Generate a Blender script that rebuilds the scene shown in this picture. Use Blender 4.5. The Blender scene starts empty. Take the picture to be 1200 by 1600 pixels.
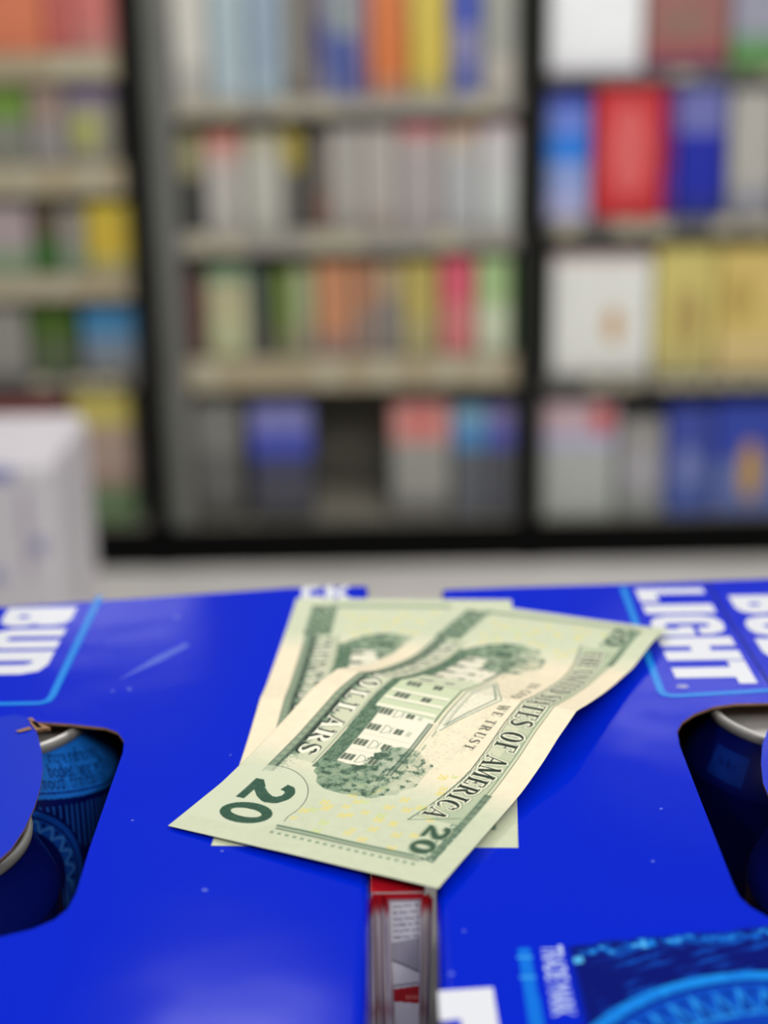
import bpy, bmesh, math, random
import numpy as np
from math import sin, cos, pi, radians, sqrt, atan2, floor, hypot
from mathutils import Vector, Matrix

random.seed(7)
rng = np.random.default_rng(11)
SC = bpy.context.scene
COL = SC.collection

# ------------------------------------------------------------------ camera
T = 0.997                    # height of the carton tops above the floor
COUNTER = T - 0.127
F = 2400.0
PITCH, ROLL = radians(17.5), radians(1.0)
fwd = Vector((0, cos(PITCH), -sin(PITCH)))
rt0 = Vector((1, 0, 0)); up0 = rt0.cross(fwd)
rt = rt0*cos(ROLL) - up0*sin(ROLL)
up = rt0*sin(ROLL) + up0*cos(ROLL)
EYE = Vector((0, 0, T + 0.168))
cam_d = bpy.data.cameras.new('camera')
cam = bpy.data.objects.new('camera', cam_d); COL.objects.link(cam)
m = Matrix((rt, up, -fwd)).transposed().to_4x4(); m.translation = EYE
cam.matrix_world = m
cam_d.sensor_fit = 'VERTICAL'; cam_d.sensor_height = 36.0; cam_d.lens = F/1600*36.0
cam_d.clip_start = 0.01; cam_d.clip_end = 50
cam_d.dof.use_dof = True; cam_d.dof.focus_distance = 0.352; cam_d.dof.aperture_fstop = 6.4
SC.camera = cam

# ------------------------------------------------------------------ light
SC.view_settings.view_transform = 'Standard'; SC.view_settings.look = 'None'
SC.view_settings.gamma = 1.0; SC.view_settings.exposure = 0.0
SC.view_settings.use_curve_mapping = False
wd = bpy.data.worlds.new('store_ambient'); SC.world = wd; wd.use_nodes = True
wd.node_tree.nodes['Background'].inputs[0].default_value = (0.93, 0.97, 1.0, 1)
wd.node_tree.nodes['Background'].inputs[1].default_value = 0.10

def area(name, loc, target, sx, sy, power, col=(1, .98, .94)):
    d = bpy.data.lights.new(name, 'AREA'); d.shape = 'RECTANGLE'; d.size = sx; d.size_y = sy
    d.energy = power; d.color = col
    o = bpy.data.objects.new(name, d); COL.objects.link(o); o.location = loc
    o.rotation_euler = (Vector(target)-Vector(loc)).to_track_quat('-Z', 'Y').to_euler()
    return o
area('ceiling_light_key', (-1.25, -0.35, 2.75), (0, .35, T), 0.34, 0.34, 10)
area('ceiling_light_right', (0.75, -0.75, 2.7), (-.1, .35, T), 0.4, 0.4, 8)
area('ceiling_light_far', (-.95, 4.95, 2.7), (-.95, 4.3, 0), 0.55, 0.12, 0.9)
area('ceiling_light_far', (1.0, 4.15, 2.7), (1.0, 3.6, 0), 0.7, 0.12, 1.1)
area('ceiling_light_back', (-0.3, 1.9, 2.75), (0.0, 1.9, 0), 1.5, 0.3, 8)
area('ceiling_light_aisle', (0.7, 0.9, 2.75), (0.5, 3.4, .9), 1.8, 0.4, 52)
area('ceiling_light_rear', (0.3, -1.5, 2.75), (0.3, 3.4, 1.0), 1.6, 0.6, 34)

# ------------------------------------------------------------------ helpers
def px_ray(x, y):
    return (fwd*F + rt*(x-600) - up*(y-800)).normalized()
def at_top(x, y, z=T):                      # point of the horizontal plane z seen at (x, y)
    d = px_ray(x, y); return EYE + d*((z-EYE.z)/d.z)
def at_wall(x, y, Y):                       # point of the upright plane at depth Y
    d = px_ray(x, y); return EYE + d*((Y-EYE.y)/d.y)

def lin(c):
    c = [v/255.0 for v in c]
    return tuple(v/12.92 if v <= .04045 else ((v+.055)/1.055)**2.4 for v in c)

MATS = {}
def mat(name, rgb, rough=.5, metal=0.0, coat=0.0, spec=.5, noise=0.0, nscale=40., bump=0.0, bscale=60., attr=None, coat_rough=.1):
    if name in MATS: return MATS[name]
    M = bpy.data.materials.new(name); M.use_nodes = True; N = M.node_tree.nodes; L = M.node_tree.links
    b = N['Principled BSDF']; c = lin(rgb)
    b.inputs['Base Color'].default_value = (*c, 1)
    b.inputs['Roughness'].default_value = rough; b.inputs['Metallic'].default_value = metal
    b.inputs['Specular IOR Level'].default_value = spec
    b.inputs['Coat Weight'].default_value = coat; b.inputs['Coat Roughness'].default_value = coat_rough
    tc = N.new('ShaderNodeTexCoord')
    if attr:
        a = N.new('ShaderNodeAttribute'); a.attribute_name = attr; L.new(a.outputs['Color'], b.inputs['Base Color'])
    elif noise:
        n = N.new('ShaderNodeTexNoise'); n.inputs['Scale'].default_value = nscale; n.inputs['Detail'].default_value = 3
        L.new(tc.outputs['Object'], n.inputs['Vector'])
        r = N.new('ShaderNodeValToRGB'); r.color_ramp.elements[0].position = .3; r.color_ramp.elements[1].position = .7
        r.color_ramp.elements[0].color = (*[v*(1-noise) for v in c], 1)
        r.color_ramp.elements[1].color = (*[min(1, v*(1+noise)) for v in c], 1)
        L.new(n.outputs['Fac'], r.inputs['Fac']); L.new(r.outputs['Color'], b.inputs['Base Color'])
    if bump:
        n2 = N.new('ShaderNodeTexNoise'); n2.inputs['Scale'].default_value = bscale; n2.inputs['Detail'].default_value = 2
        L.new(tc.outputs['Object'], n2.inputs['Vector'])
        bm_ = N.new('ShaderNodeBump'); bm_.inputs['Strength'].default_value = 1; bm_.inputs['Distance'].default_value = bump
        L.new(n2.outputs['Fac'], bm_.inputs['Height']); L.new(bm_.outputs['Normal'], b.inputs['Normal'])
    MATS[name] = M; return M

def link_mesh(name, verts, faces, mats, fmat=None, parent=None, smooth=False):
    me = bpy.data.meshes.new(name); me.from_pydata([tuple(v) for v in verts], [], faces)
    for q in mats: me.materials.append(q)
    if fmat is not None:
        for p, i in zip(me.polygons, fmat): p.material_index = i
    if smooth:
        for p in me.polygons: p.use_smooth = True
    me.update()
    o = bpy.data.objects.new(name, me); COL.objects.link(o)
    if parent: o.parent = parent
    return o
def empty(name, loc=(0, 0, 0)):
    o = bpy.data.objects.new(name, None); COL.objects.link(o); o.location = loc; o.empty_display_size = .02
    return o
def tag(o, label=None, cat=None, group=None, kind=None):
    if label: o['label'] = label
    if cat: o['category'] = cat
    if group: o['group'] = group
    if kind: o['kind'] = kind
    return o

class MB:                                   # collects faces of several materials into one mesh
    def __init__(s): s.v = []; s.f = []; s.m = []; s.mats = []
    def mi(s, M):
        if M not in s.mats: s.mats.append(M)
        return s.mats.index(M)
    def face(s, pts, M):
        n = len(s.v); s.v += [tuple(p) for p in pts]; s.f.append(tuple(range(n, n+len(pts)))); s.m.append(s.mi(M))
    def box(s, x0, x1, y0, y1, z0, z1, M, r=0.0):
        if r <= 0:
            n = len(s.v)
            s.v += [(x0,y0,z0),(x1,y0,z0),(x1,y1,z0),(x0,y1,z0),(x0,y0,z1),(x1,y0,z1),(x1,y1,z1),(x0,y1,z1)]
            for f in ((0,3,2,1),(4,5,6,7),(0,1,5,4),(1,2,6,5),(2,3,7,6),(3,0,4,7)):
                s.f.append(tuple(n+i for i in f)); s.m.append(s.mi(M))
        else:                               # bevelled box
            b = bmesh.new(); bmesh.ops.create_cube(b, size=1)
            for v in b.verts:
                v.co = Vector(((x0+x1)/2+v.co.x*(x1-x0), (y0+y1)/2+v.co.y*(y1-y0), (z0+z1)/2+v.co.z*(z1-z0)))
            bmesh.ops.bevel(b, geom=b.edges[:], offset=r, segments=2, affect='EDGES', profile=.5)
            s.add_bm(b, M); b.free()
    def add_bm(s, b, M):
        n = len(s.v); b.verts.index_update(); s.v += [tuple(v.co) for v in b.verts]
        for f in b.faces: s.f.append(tuple(n+v.index for v in f.verts)); s.m.append(s.mi(M))
    def build(s, name, parent=None, smooth=False):
        return link_mesh(name, s.v, s.f, s.mats, s.m, parent, smooth)

# ------------------------------------------------------------------ ink canvas: rasterises printed designs onto mesh vertices
class Canvas:
    def __init__(s, w, h, ppm, base):       # w, h in mm, ppm pixels per mm
        s.w, s.h, s.p = w, h, ppm
        s.a = np.ones((int(round(h*ppm)), int(round(w*ppm)), 3))*np.array(base)/255.0
        s.Y, s.X = np.mgrid[0:s.a.shape[0], 0:s.a.shape[1]]
        s.X = (s.X+.5)/ppm; s.Y = (s.Y+.5)/ppm
    def mask(s, loops):
        allp = np.array([p for l in loops for p in l])
        x0, y0 = allp.min(0); x1, y1 = allp.max(0)
        H, W = s.a.shape[:2]
        i0 = max(0, int(y0*s.p)-1); i1 = min(H, int(y1*s.p)+2); j0 = max(0, int(x0*s.p)-1); j1 = min(W, int(x1*s.p)+2)
        if i1 <= i0 or j1 <= j0: return None
        X = s.X[i0:i1, j0:j1]; Y = s.Y[i0:i1, j0:j1]; m = np.zeros(X.shape, bool)
        for l in loops:
            for k in range(len(l)):
                ax, ay = l[k-1]; bx, by = l[k]
                if ay == by: continue
                c = ((Y >= ay) != (Y >= by))
                m ^= c & (X < ax+(Y-ay)*(bx-ax)/(by-ay))
        return (slice(i0, i1), slice(j0, j1)), m
    def fill(s, loops, col, a=1.0):
        r = s.mask(loops)
        if r is None: return
        sl, m = r; w = (m*a)[..., None]
        s.a[sl] = s.a[sl]*(1-w)+np.array(col)/255.0*w
    def poly(s, pts, col, a=1.0): s.fill([pts], col, a)
    def rect(s, x0, x1, y0, y1, col, a=1.0): s.fill([[(x0, y0), (x1, y0), (x1, y1), (x0, y1)]], col, a)
    def line(s, pts, w, col, a=1.0):
        for q in stroke(pts, w): s.fill([q], col, a)
    def blend(s, w, col):                   # w: array weight
        s.a = s.a*(1-w[..., None])+np.array(col)/255.0*w[..., None]

def stroke(pts, w):
    out = []
    ws = w if isinstance(w, (list, tuple)) else [w]*len(pts)
    for i in range(len(pts)-1):
        (ax, ay), (bx, by) = pts[i], pts[i+1]; d = hypot(bx-ax, by-ay)
        if d < 1e-9: continue
        nx, ny = -(by-ay)/d/2, (bx-ax)/d/2; u, v = ws[i], ws[i+1]
        out.append([(ax+nx*u, ay+ny*u), (bx+nx*v, by+ny*v), (bx-nx*v, by-ny*v), (ax-nx*u, ay-ny*u)])
    for (x, y), u in list(zip(pts, ws))[1:-1]:
        out.append([(x+u/2*cos(t), y+u/2*sin(t)) for t in np.linspace(0, 2*pi, 10)[:-1]])
    return out
def ell(cx, cy, rx, ry, a0=0, a1=2*pi, n=28):
    return [(cx+rx*cos(t), cy+ry*sin(t)) for t in np.linspace(a0, a1, n)]
def vnoise(X, Y, scale, seed):              # smooth value noise in 0..1
    r = np.random.default_rng(seed); G = r.random((256, 256))
    x = X/scale; y = Y/scale; i = np.floor(x).astype(int); j = np.floor(y).astype(int)
    fx = x-i; fy = y-j; fx = fx*fx*(3-2*fx); fy = fy*fy*(3-2*fy)
    g = lambda a, b: G[b % 256, a % 256]
    return (g(i, j)*(1-fx)+g(i+1, j)*fx)*(1-fy)+(g(i, j+1)*(1-fx)+g(i+1, j+1)*fx)*fy

# roman display capitals, each a list of shapes (a shape = list of loops) in a unit-high box
def glyph(ch):
    W, t = .22, .07
    V = lambda x, w=W, y0=0, y1=1: [[(x-w/2, y0), (x+w/2, y0), (x+w/2, y1), (x-w/2, y1)]]
    Hb = lambda x0, x1, y, h=t: [[(x0, y-h/2), (x1, y-h/2), (x1, y+h/2), (x0, y+h/2)]]
    S = lambda x, y, w=.2: Hb(x-w, x+w, y+(t/2 if y < .5 else -t/2))
    st = lambda pts, w: [[q] for q in stroke(pts, w)]
    ring = lambda cx, cy, rx, ry, ix, iy, a0=0, a1=2*pi: [ell(cx, cy, rx, ry, a0, a1)+ell(cx, cy, ix, iy, a0, a1)[::-1]]
    if ch == 'I': return .5, [V(.25), S(.25, 0), S(.25, 1)]
    if ch == 'T': return .8, [V(.4), S(.4, 0), Hb(.02, .78, .965), V(.06, .07, .72, 1), V(.74, .07, .72, 1)]
    if ch == 'L': return .75, [V(.24), S(.24, 1), Hb(.04, .7, .035), V(.67, .07, 0, .3)]
    if ch in 'EF':
        o = [V(.24), Hb(.04, .7, .965), V(.67, .07, .72, 1), Hb(.2, .52, .5), V(.5, .06, .38, .62)]
        return .76, o+([Hb(.04, .72, .035), V(.69, .07, 0, .3)] if ch == 'E' else [S(.24, 0)])
    if ch == 'H': return .95, [V(.24), V(.7), Hb(.2, .7, .5), S(.24, 0), S(.24, 1), S(.7, 0), S(.7, 1)]
    if ch == 'N': return .9, [V(.16, .07), V(.74, .07), *st([(.12, 1), (.76, 0)], W), S(.16, 0, .13), S(.74, 1, .13), S(.12, 1, .1)]
    if ch == 'M': return 1.08, [V(.14, .07), *st([(.14, 1), (.5, .1)], W), *st([(.5, .1), (.84, 1)], .07), V(.88), S(.14, 0, .12), S(.88, 0, .18), S(.9, 1, .15), S(.12, 1, .12)]
    if ch == 'A': return .92, [*st([(.14, 0), (.44, 1)], .07), *st([(.46, 1), (.76, 0)], W), Hb(.24, .62, .33), S(.14, 0, .13), S(.76, 0, .17)]
    if ch == 'W': return 1.2, [*st([(.1, 1), (.36, 0)], W), *st([(.36, 0), (.6, 1)], .07), *st([(.56, 1), (.8, 0)], W), *st([(.8, 0), (1.08, 1)], .07), S(.1, 1, .16), S(.58, 1, .14), S(1.08, 1, .12)]
    if ch == 'Y': return .9, [*st([(.12, 1), (.45, .45)], W), *st([(.45, .45), (.76, 1)], .07), V(.45, W, 0, .5), S(.45, 0), S(.12, 1, .15), S(.76, 1, .12)]
    if ch == 'U': return .92, [V(.24, W, .28, 1), V(.74, .07, .28, 1), ring(.5, .3, .37, .3, .17, .22, pi, 2*pi), S(.24, 1), S(.74, 1, .13)]
    if ch == 'O': return .9, [ring(.44, .5, .41, .52, .18, .45)]
    if ch == 'D': return .92, [V(.24), ring(.36, .5, .48, .5, .24, .43, -pi/2, pi/2), Hb(.05, .4, .965), Hb(.05, .4, .035)]
    if ch in 'CG':
        o = [ring(.46, .5, .42, .52, .18, .45, pi*.22, pi*1.75), V(.76, .07, .66, .95)]
        return .88, o+([V(.7, .18, 0, .42)] if ch == 'G' else [V(.76, .06, .1, .3)])
    if ch == 'R': return .95, [V(.24), ring(.38, .73, .36, .27, .14, .2, -pi/2, pi/2), Hb(.05, .4, .965), Hb(.2, .42, .49), *st([(.46, .48), (.78, .03)], W*.9), S(.24, 0), Hb(.7, .92, .035)]
    if ch == 'S': return .78, st([(.64, .78), (.55, .93), (.36, .96), (.18, .86), (.16, .7), (.3, .57), (.5, .45), (.62, .3), (.56, .12), (.36, .04), (.16, .1), (.1, .24)], [.06, .09, .1, .15, .2, .24, .24, .2, .15, .1, .09, .06])
    if ch == '2': return .95, st([(.1, .7), (.14, .86), (.3, .95), (.52, .94), (.7, .82), (.7, .64), (.52, .44), (.3, .28), (.14, .12)], [.2, .22, .2, .2, .24, .26, .22, .18, .14])+[Hb(.06, .82, .09, .18)]
    if ch == '0': return .95, [ring(.45, .5, .43, .52, .15, .34)]
    return .4, []
def place(ch, x, y, w, h, rot=0, grow=0):
    adv, sh = glyph(ch); c, s_ = cos(rot), sin(rot); out = []
    for loops in sh:
        out.append([[(x+(px_*w)*c-(py_*h)*s_, y+(px_*w)*s_+(py_*h)*c) for px_, py_ in l] for l in loops])
    return adv*w, out
def text_tris(body, size):                  # small lettering: triangles of Blender's own font
    cu = bpy.data.curves.new('lettering', 'FONT'); cu.body = body; cu.size = size; cu.resolution_u = 3
    o = bpy.data.objects.new('lettering', cu); me = o.to_mesh(); me.calc_loop_triangles()
    P = [(v.co.x, v.co.y) for v in me.vertices]
    tr = [[P[i] for i in t.vertices] for t in me.loop_triangles]
    o.to_mesh_clear(); bpy.data.objects.remove(o); bpy.data.curves.remove(cu)
    return tr
def to_lin(a):
    return np.where(a <= .04045, a/12.92, ((a+.055)/1.055)**2.4)
def set_colours(me, rgb):
    at = me.color_attributes.new('print', 'FLOAT_COLOR', 'POINT')
    arr = np.ones((len(me.vertices), 4), np.float32); arr[:, :3] = to_lin(rgb)
    at.data.foreach_set('color', arr.ravel())
def fast_grid(name, P, mats, parent=None):  # P: (rows, cols, 3)
    n, mcols = P.shape[:2]; me = bpy.data.meshes.new(name)
    idx = np.arange(n*mcols).reshape(n, mcols)
    q = np.stack([idx[:-1, :-1], idx[:-1, 1:], idx[1:, 1:], idx[1:, :-1]], -1).reshape(-1, 4)
    me.vertices.add(n*mcols); me.vertices.foreach_set('co', P.reshape(-1).astype(np.float32))
    me.loops.add(q.size); me.loops.foreach_set('vertex_index', q.ravel().astype(np.int32))
    me.polygons.add(len(q)); me.polygons.foreach_set('loop_start', (np.arange(len(q))*4).astype(np.int32))
    me.polygons.foreach_set('loop_total', np.full(len(q), 4, np.int32))
    me.polygons.foreach_set('use_smooth', np.ones(len(q), bool))
    for M in mats: me.materials.append(M)
    me.update(calc_edges=True); me.validate()
    o = bpy.data.objects.new(name, me); COL.objects.link(o)
    if parent: o.parent = parent
    return o

# ================================================================== SETTING
m_floor = mat('floor_vinyl', (248, 244, 240), .35, noise=.05, nscale=6)
m_wall = mat('wall_paint', (120, 118, 114), .8, noise=.03)
b = MB(); b.box(-5, 5, -3, 6, -.05, 0, m_floor); tag(b.build('floor'), kind='structure')
b = MB(); b.box(-5, 5, 5.4, 5.5, 0, 3, m_wall); tag(b.build('wall_back'), kind='structure')

# counter under the cartons
m_counter = mat('counter_laminate', (150, 145, 138), .4, noise=.08, nscale=30)
m_cside = mat('counter_side', (90, 88, 86), .6, noise=.05)
ct = empty('checkout_counter', (0, .2, 0))
b = MB(); b.box(-.9, .9, -.32, .32, COUNTER-.035, COUNTER, m_counter, .004); o = b.build('counter_top', ct)
b = MB(); b.box(-.86, .86, -.27, .27, 0, COUNTER-.035, m_cside, .003); o = b.build('counter_body', ct)
tag(ct, 'grey service counter carrying the two blue beverage cartons', 'counter')

# ================================================================== COOLER / SHELVING
D = 3.30
m_black = mat('black_frame', (6, 6, 6), .85, spec=.1, noise=.1)
m_grey = mat('grey_liner', (104, 105, 100), .6, noise=.08, nscale=8)
m_shelf = mat('shelf_steel', (96, 95, 92), .5, noise=.06, nscale=12)
m_rail = mat('rail_grey', (150, 146, 137), .5, noise=.06, nscale=14)
m_railb = mat('rail_beige', (166, 153, 126), .5, noise=.06, nscale=14)
m_tagp = mat('price_paper', (180, 173, 150), .6)
m_dark = mat('interior_dark', (140, 136, 124), .7, noise=.1, nscale=5)
XL, XA, XB, XR = at_wall(-150, 430, D).x, at_wall(228, 430, D).x, at_wall(832, 430, D).x, at_wall(1400, 430, D).x
TOPZ = 1.75
DEEP = .42
cooler = empty('display_shelving', (0, D, 0)); CY = D
tag(cooler, 'black framed wall of product shelving in three bays behind the counter', 'shelving')
def cpart(mb, name, parent=cooler):
    o = mb.build(name, None); o.parent = parent
    off = Vector((0, D, 0)) if parent == cooler else Vector((0, D, 0))
    for v in o.data.vertices: v.co -= off
    return o
def cooler_box(name, x0, x1, y0, y1, z0, z1, M, r=.003, parent=cooler):
    mb = MB(); mb.box(x0, x1, y0, y1, z0, z1, M, r); return cpart(mb, name, parent)
cooler_box('back_panel', XL, XR, D+DEEP, D+DEEP+.02, 0, TOPZ, m_dark)
cooler_box('plinth', XL, XR, D-.005, D+.03, 0, .0895, m_black)
cooler_box('base_deck', XL, XR, D+.031, D+DEEP, 0, .0895, m_dark)
pw = .021
for X in (XL, XA, XB, XR):
    cooler_box('upright', X-pw, X+pw, D-.012, D+.05, 0.0, TOPZ, m_black)
# grey side liner right of the left upright and slimmer ones in the other bays
cooler_box('side_liner', XA+pw+.001, XA+pw+.054, D+.012, D+.05, .0905, TOPZ-.01, m_grey)
for X in (XA-pw-.014, XB-pw-.010, XB+pw+.002):
    cooler_box('side_liner', X, X+.008, D+.03, D+DEEP-.002, .0905, TOPZ-.01, m_grey)

def zpx(x, y, Y=D): return at_wall(x, y, Y).z
bays = {
 'left':  (XL+pw+.002, XA-pw-.016, [(60, 82, 128), (60, 258, 308), (60, 432, 472), (60, 592, 612)]),
 'mid':   (XA+pw+.056, XB-pw-.012, [(540, 152, 182), (540, 362, 396), (540, 560, 610)]),
 'right': (XB+pw+.012, XR-pw-.002, [(1020, 110, 128), (1020, 344, 372), (1020, 590, 612)])}
BAYZ = {}
for bn, (x0, x1, rails) in bays.items():
    zs = []
    for k, (px_, pt, pb) in enumerate(rails):
        zt, zb = zpx(px_, pt), zpx(px_, pb)
        z = zt-.004
        sh = cooler_box('shelf', x0, x1, D+.032, D+DEEP-.004, z-.012, z, m_shelf)
        mb = MB(); beige = (bn == 'left' and k < 3) or (bn == 'mid' and k == 2)
        rm = m_railb if beige else (m_shelf if bn == 'right' or (bn == 'left' and k == 3) else m_rail)
        mb.box(x0, x1, D+.018, D+.030, zb, zt, rm, .002)
        # little price tickets clipped along the rail
        xx = x0+.02; rr = random.Random(hash_ := (k*7+len(bn)))
        while xx < x1-.05:
            if rr.random() < .62: mb.box(xx, xx+.045, D+.0145, D+.0175, zb+.004, zt-.003, m_tagp)
            xx += .052+rr.random()*.03
        o = mb.build('price_rail'); o.parent = sh
        for v in o.data.vertices: v.co -= Vector((0, D, 0))
        zs.append(z)
    BAYZ[bn] = zs+[.090]

# ---- goods on the shelves: each carton is a thing; bands are its front's print, plus painted shade on the lowest centre shelf
CM = {}
def cmat(c):
    k = tuple(c)
    if k not in CM:
        CM[k] = mat('pack_%02x%02x%02x' % k, k, .42, noise=.07, nscale=30, bump=.0004, bscale=30)
    return CM[k]
def carton(bay, row, x0, x1, ytop, bands, name, label, cat='box', emblem=None, group=None, depth=.2, side=None):
    """x0,x1,ytop: where its front stands on the shelf; bands: [(fraction of height from top, colour)]"""
    Y = D+.048
    z0 = BAYZ[bay][row]+.0005; pz = zpx((x0+x1)/2, ytop, Y)
    if row: pz = min(pz, BAYZ[bay][row-1]-.0145)
    else: pz = min(pz, TOPZ-.02)
    ymid = (ytop+zpy(z0, Y))/2
    X0, X1 = at_wall(x0, ymid, Y).x+.001, at_wall(x1, ymid, Y).x-.001
    bx0, bx1 = bays[bay][0]+.001, bays[bay][1]-.001
    X0 = max(X0, bx0); X1 = min(X1, bx1)
    cx = (X0+X1)/2; hw = (X1-X0)/2; h = pz-z0
    t = empty(name, (cx, Y, z0)); tag(t, label, cat, group)
    mb = MB(); a = 0.0; r = .004
    fr = [f for f, _ in bands]+[1.0]
    # body: rings from the top down with rounded vertical corners, one colour band after another
    def ring(z, ins):
        w, d0, d1 = hw-ins, ins, depth-ins; rr = .006
        pts = []
        for (sx, sy, a0) in ((1, d0, -pi/2), (1, d1, 0), (-1, d1, pi/2), (-1, d0, pi)):
            ccx = sx*(w-rr); ccy = sy+rr if sy == d0 else sy-rr
            for q in range(3): pts.append((ccx+rr*cos(a0+q*pi/4), ccy+rr*sin(a0+q*pi/4), z))
        return pts
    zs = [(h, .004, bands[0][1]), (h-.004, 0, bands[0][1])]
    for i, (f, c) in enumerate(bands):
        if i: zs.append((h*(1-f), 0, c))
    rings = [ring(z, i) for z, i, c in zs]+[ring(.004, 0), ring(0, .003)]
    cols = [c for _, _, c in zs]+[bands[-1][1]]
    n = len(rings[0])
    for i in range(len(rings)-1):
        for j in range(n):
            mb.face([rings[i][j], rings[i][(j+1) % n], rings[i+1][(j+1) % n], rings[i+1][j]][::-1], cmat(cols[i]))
    mb.face(rings[0], cmat(bands[0][1])); mb.face(rings[-1][::-1], cmat(bands[-1][1]))
    mb.build('carton_body', t)
    # glued top flap
    mb = MB(); mb.box(-hw+.006, hw-.006, .012, depth*.45, h, h+.0012, cmat(bands[0][1]), .0004); mb.build('top_flap', t)
    if emblem:
        ex, ez, ew, eh, ec = emblem
        pts = [((-1+2*ex)*hw+ew*hw*cos(q), h*(1-ez)+eh*h/2*sin(q)) for q in np.linspace(0, 2*pi, 20)[:-1]]
        mb = MB(); mb.face([(x, -.0012, z) for x, z in pts], cmat(ec))
        for i in range(len(pts)):
            p, q = pts[i-1], pts[i]
            mb.face([(p[0], -.0012, p[1]), (p[0], .001, p[1]), (q[0], .001, q[1]), (q[0], -.0012, q[1])], cmat(ec))
        mb.build('emblem', t)
    return t
def zpy(z, Y):                              # picture row of a height on the plane Y
    v = Vector((0, Y, z))-EYE; return 800-F*v.dot(up)/v.dot(fwd)

W_, G_, LB = (205, 203, 196), (150, 148, 143), (168, 190, 204)
R = 'right'
goods = [
 # right bay
 (R, 0, 848, 1006, -60, [(0, (238, 240, 243)), (.88, (226, 224, 232))], 'beverage_carton', 'plain bright white carton on the top visible shelf of the right bay', None),
 (R, 0, 1010, 1140, -40, [(0, (150, 98, 92)), (.7, (156, 84, 84)), (.88, (90, 50, 96))], 'beverage_carton', 'dusky red and brown carton beside the bright white one at top right', (.45, .5, .6, .4, (140, 104, 92))),
 (R, 0, 1144, 1230, -30, [(0, (150, 150, 168)), (.6, (106, 150, 110)), (.82, (84, 140, 52))], 'beverage_carton', 'grey carton with green lower band at the top right corner', None),
 (R, 1, 846, 922, 140, [(0, (36, 50, 150)), (.12, (104, 128, 214)), (.34, (28, 124, 226)), (.55, (140, 160, 216)), (.8, (176, 178, 220))], 'beverage_carton', 'narrow carton in pale blue with a bright blue band, left end of its shelf', None),
 (R, 1, 930, 1036, 122, [(0, (204, 50, 56)), (.9, (196, 44, 50))], 'beverage_carton', 'bright red carton between two blue ones in the right bay', (.5, .5, .58, .66, (218, 98, 98))),
 (R, 1, 1038, 1054, 130, [(0, (122, 40, 124)), (.45, (128, 36, 92)), (.6, (110, 50, 140))], 'beverage_carton', 'very slim purple carton right of the bright red one', None),
 (R, 1, 1057, 1134, 125, [(0, (108, 112, 178)), (.38, (18, 36, 166)), (.85, (30, 44, 140))], 'beverage_carton', 'dark royal blue carton with a paler top in the right bay', None),
 (R, 1, 1140, 1215, 140, [(0, (176, 174, 168)), (.75, (150, 150, 158))], 'beverage_carton', 'light grey carton at the right edge beside the royal blue one', None),
 (R, 2, 862, 1018, 400, [(0, (206, 184, 182)), (.05, (228, 229, 224)), (.9, (214, 214, 208))], 'beverage_carton', 'white carton with an orange emblem on its front', (.62, .58, .17, .3, (200, 156, 98))),
 (R, 2, 1022, 1118, 388, [(0, (206, 192, 114)), (.8, (190, 178, 116))], 'beverage_carton', 'yellow gold carton directly right of the white one with the emblem', (.55, .55, .5, .5, (178, 156, 92))),
 (R, 2, 1121, 1230, 388, [(0, (212, 188, 110)), (.7, (214, 190, 130))], 'beverage_carton', 'gold carton cut by the right edge of the photo', (.3, .4, .4, .4, (186, 160, 88))),
 (R, 3, 846, 962, 632, [(0, (196, 170, 178)), (.25, (176, 176, 206)), (.38, (174, 178, 174))], 'beverage_carton', 'white and grey carton with a red patch at top, bottom of the right bay', (.8, .14, .3, .26, (196, 82, 80))),
 (R, 3, 968, 1036, 660, [(0, (150, 148, 146)), (.3, (164, 162, 168)), (.7, (146, 148, 148))], 'beverage_carton', 'plain grey carton left of the blue ones on the lowest shelf', None),
 (R, 3, 1040, 1112, 638, [(0, (56, 72, 160)), (.6, (70, 90, 164))], 'beverage_carton', 'mid blue carton with a pale blue centre on the lowest right shelf', (.5, .55, .45, .4, (120, 132, 184))),
 (R, 3, 1115, 1230, 632, [(0, (44, 66, 168)), (.5, (96, 112, 172))], 'beverage_carton', 'blue carton with a gold emblem at the lower right corner', (.5, .6, .28, .55, (196, 152, 52))),
]
M_ = 'mid'
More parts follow.
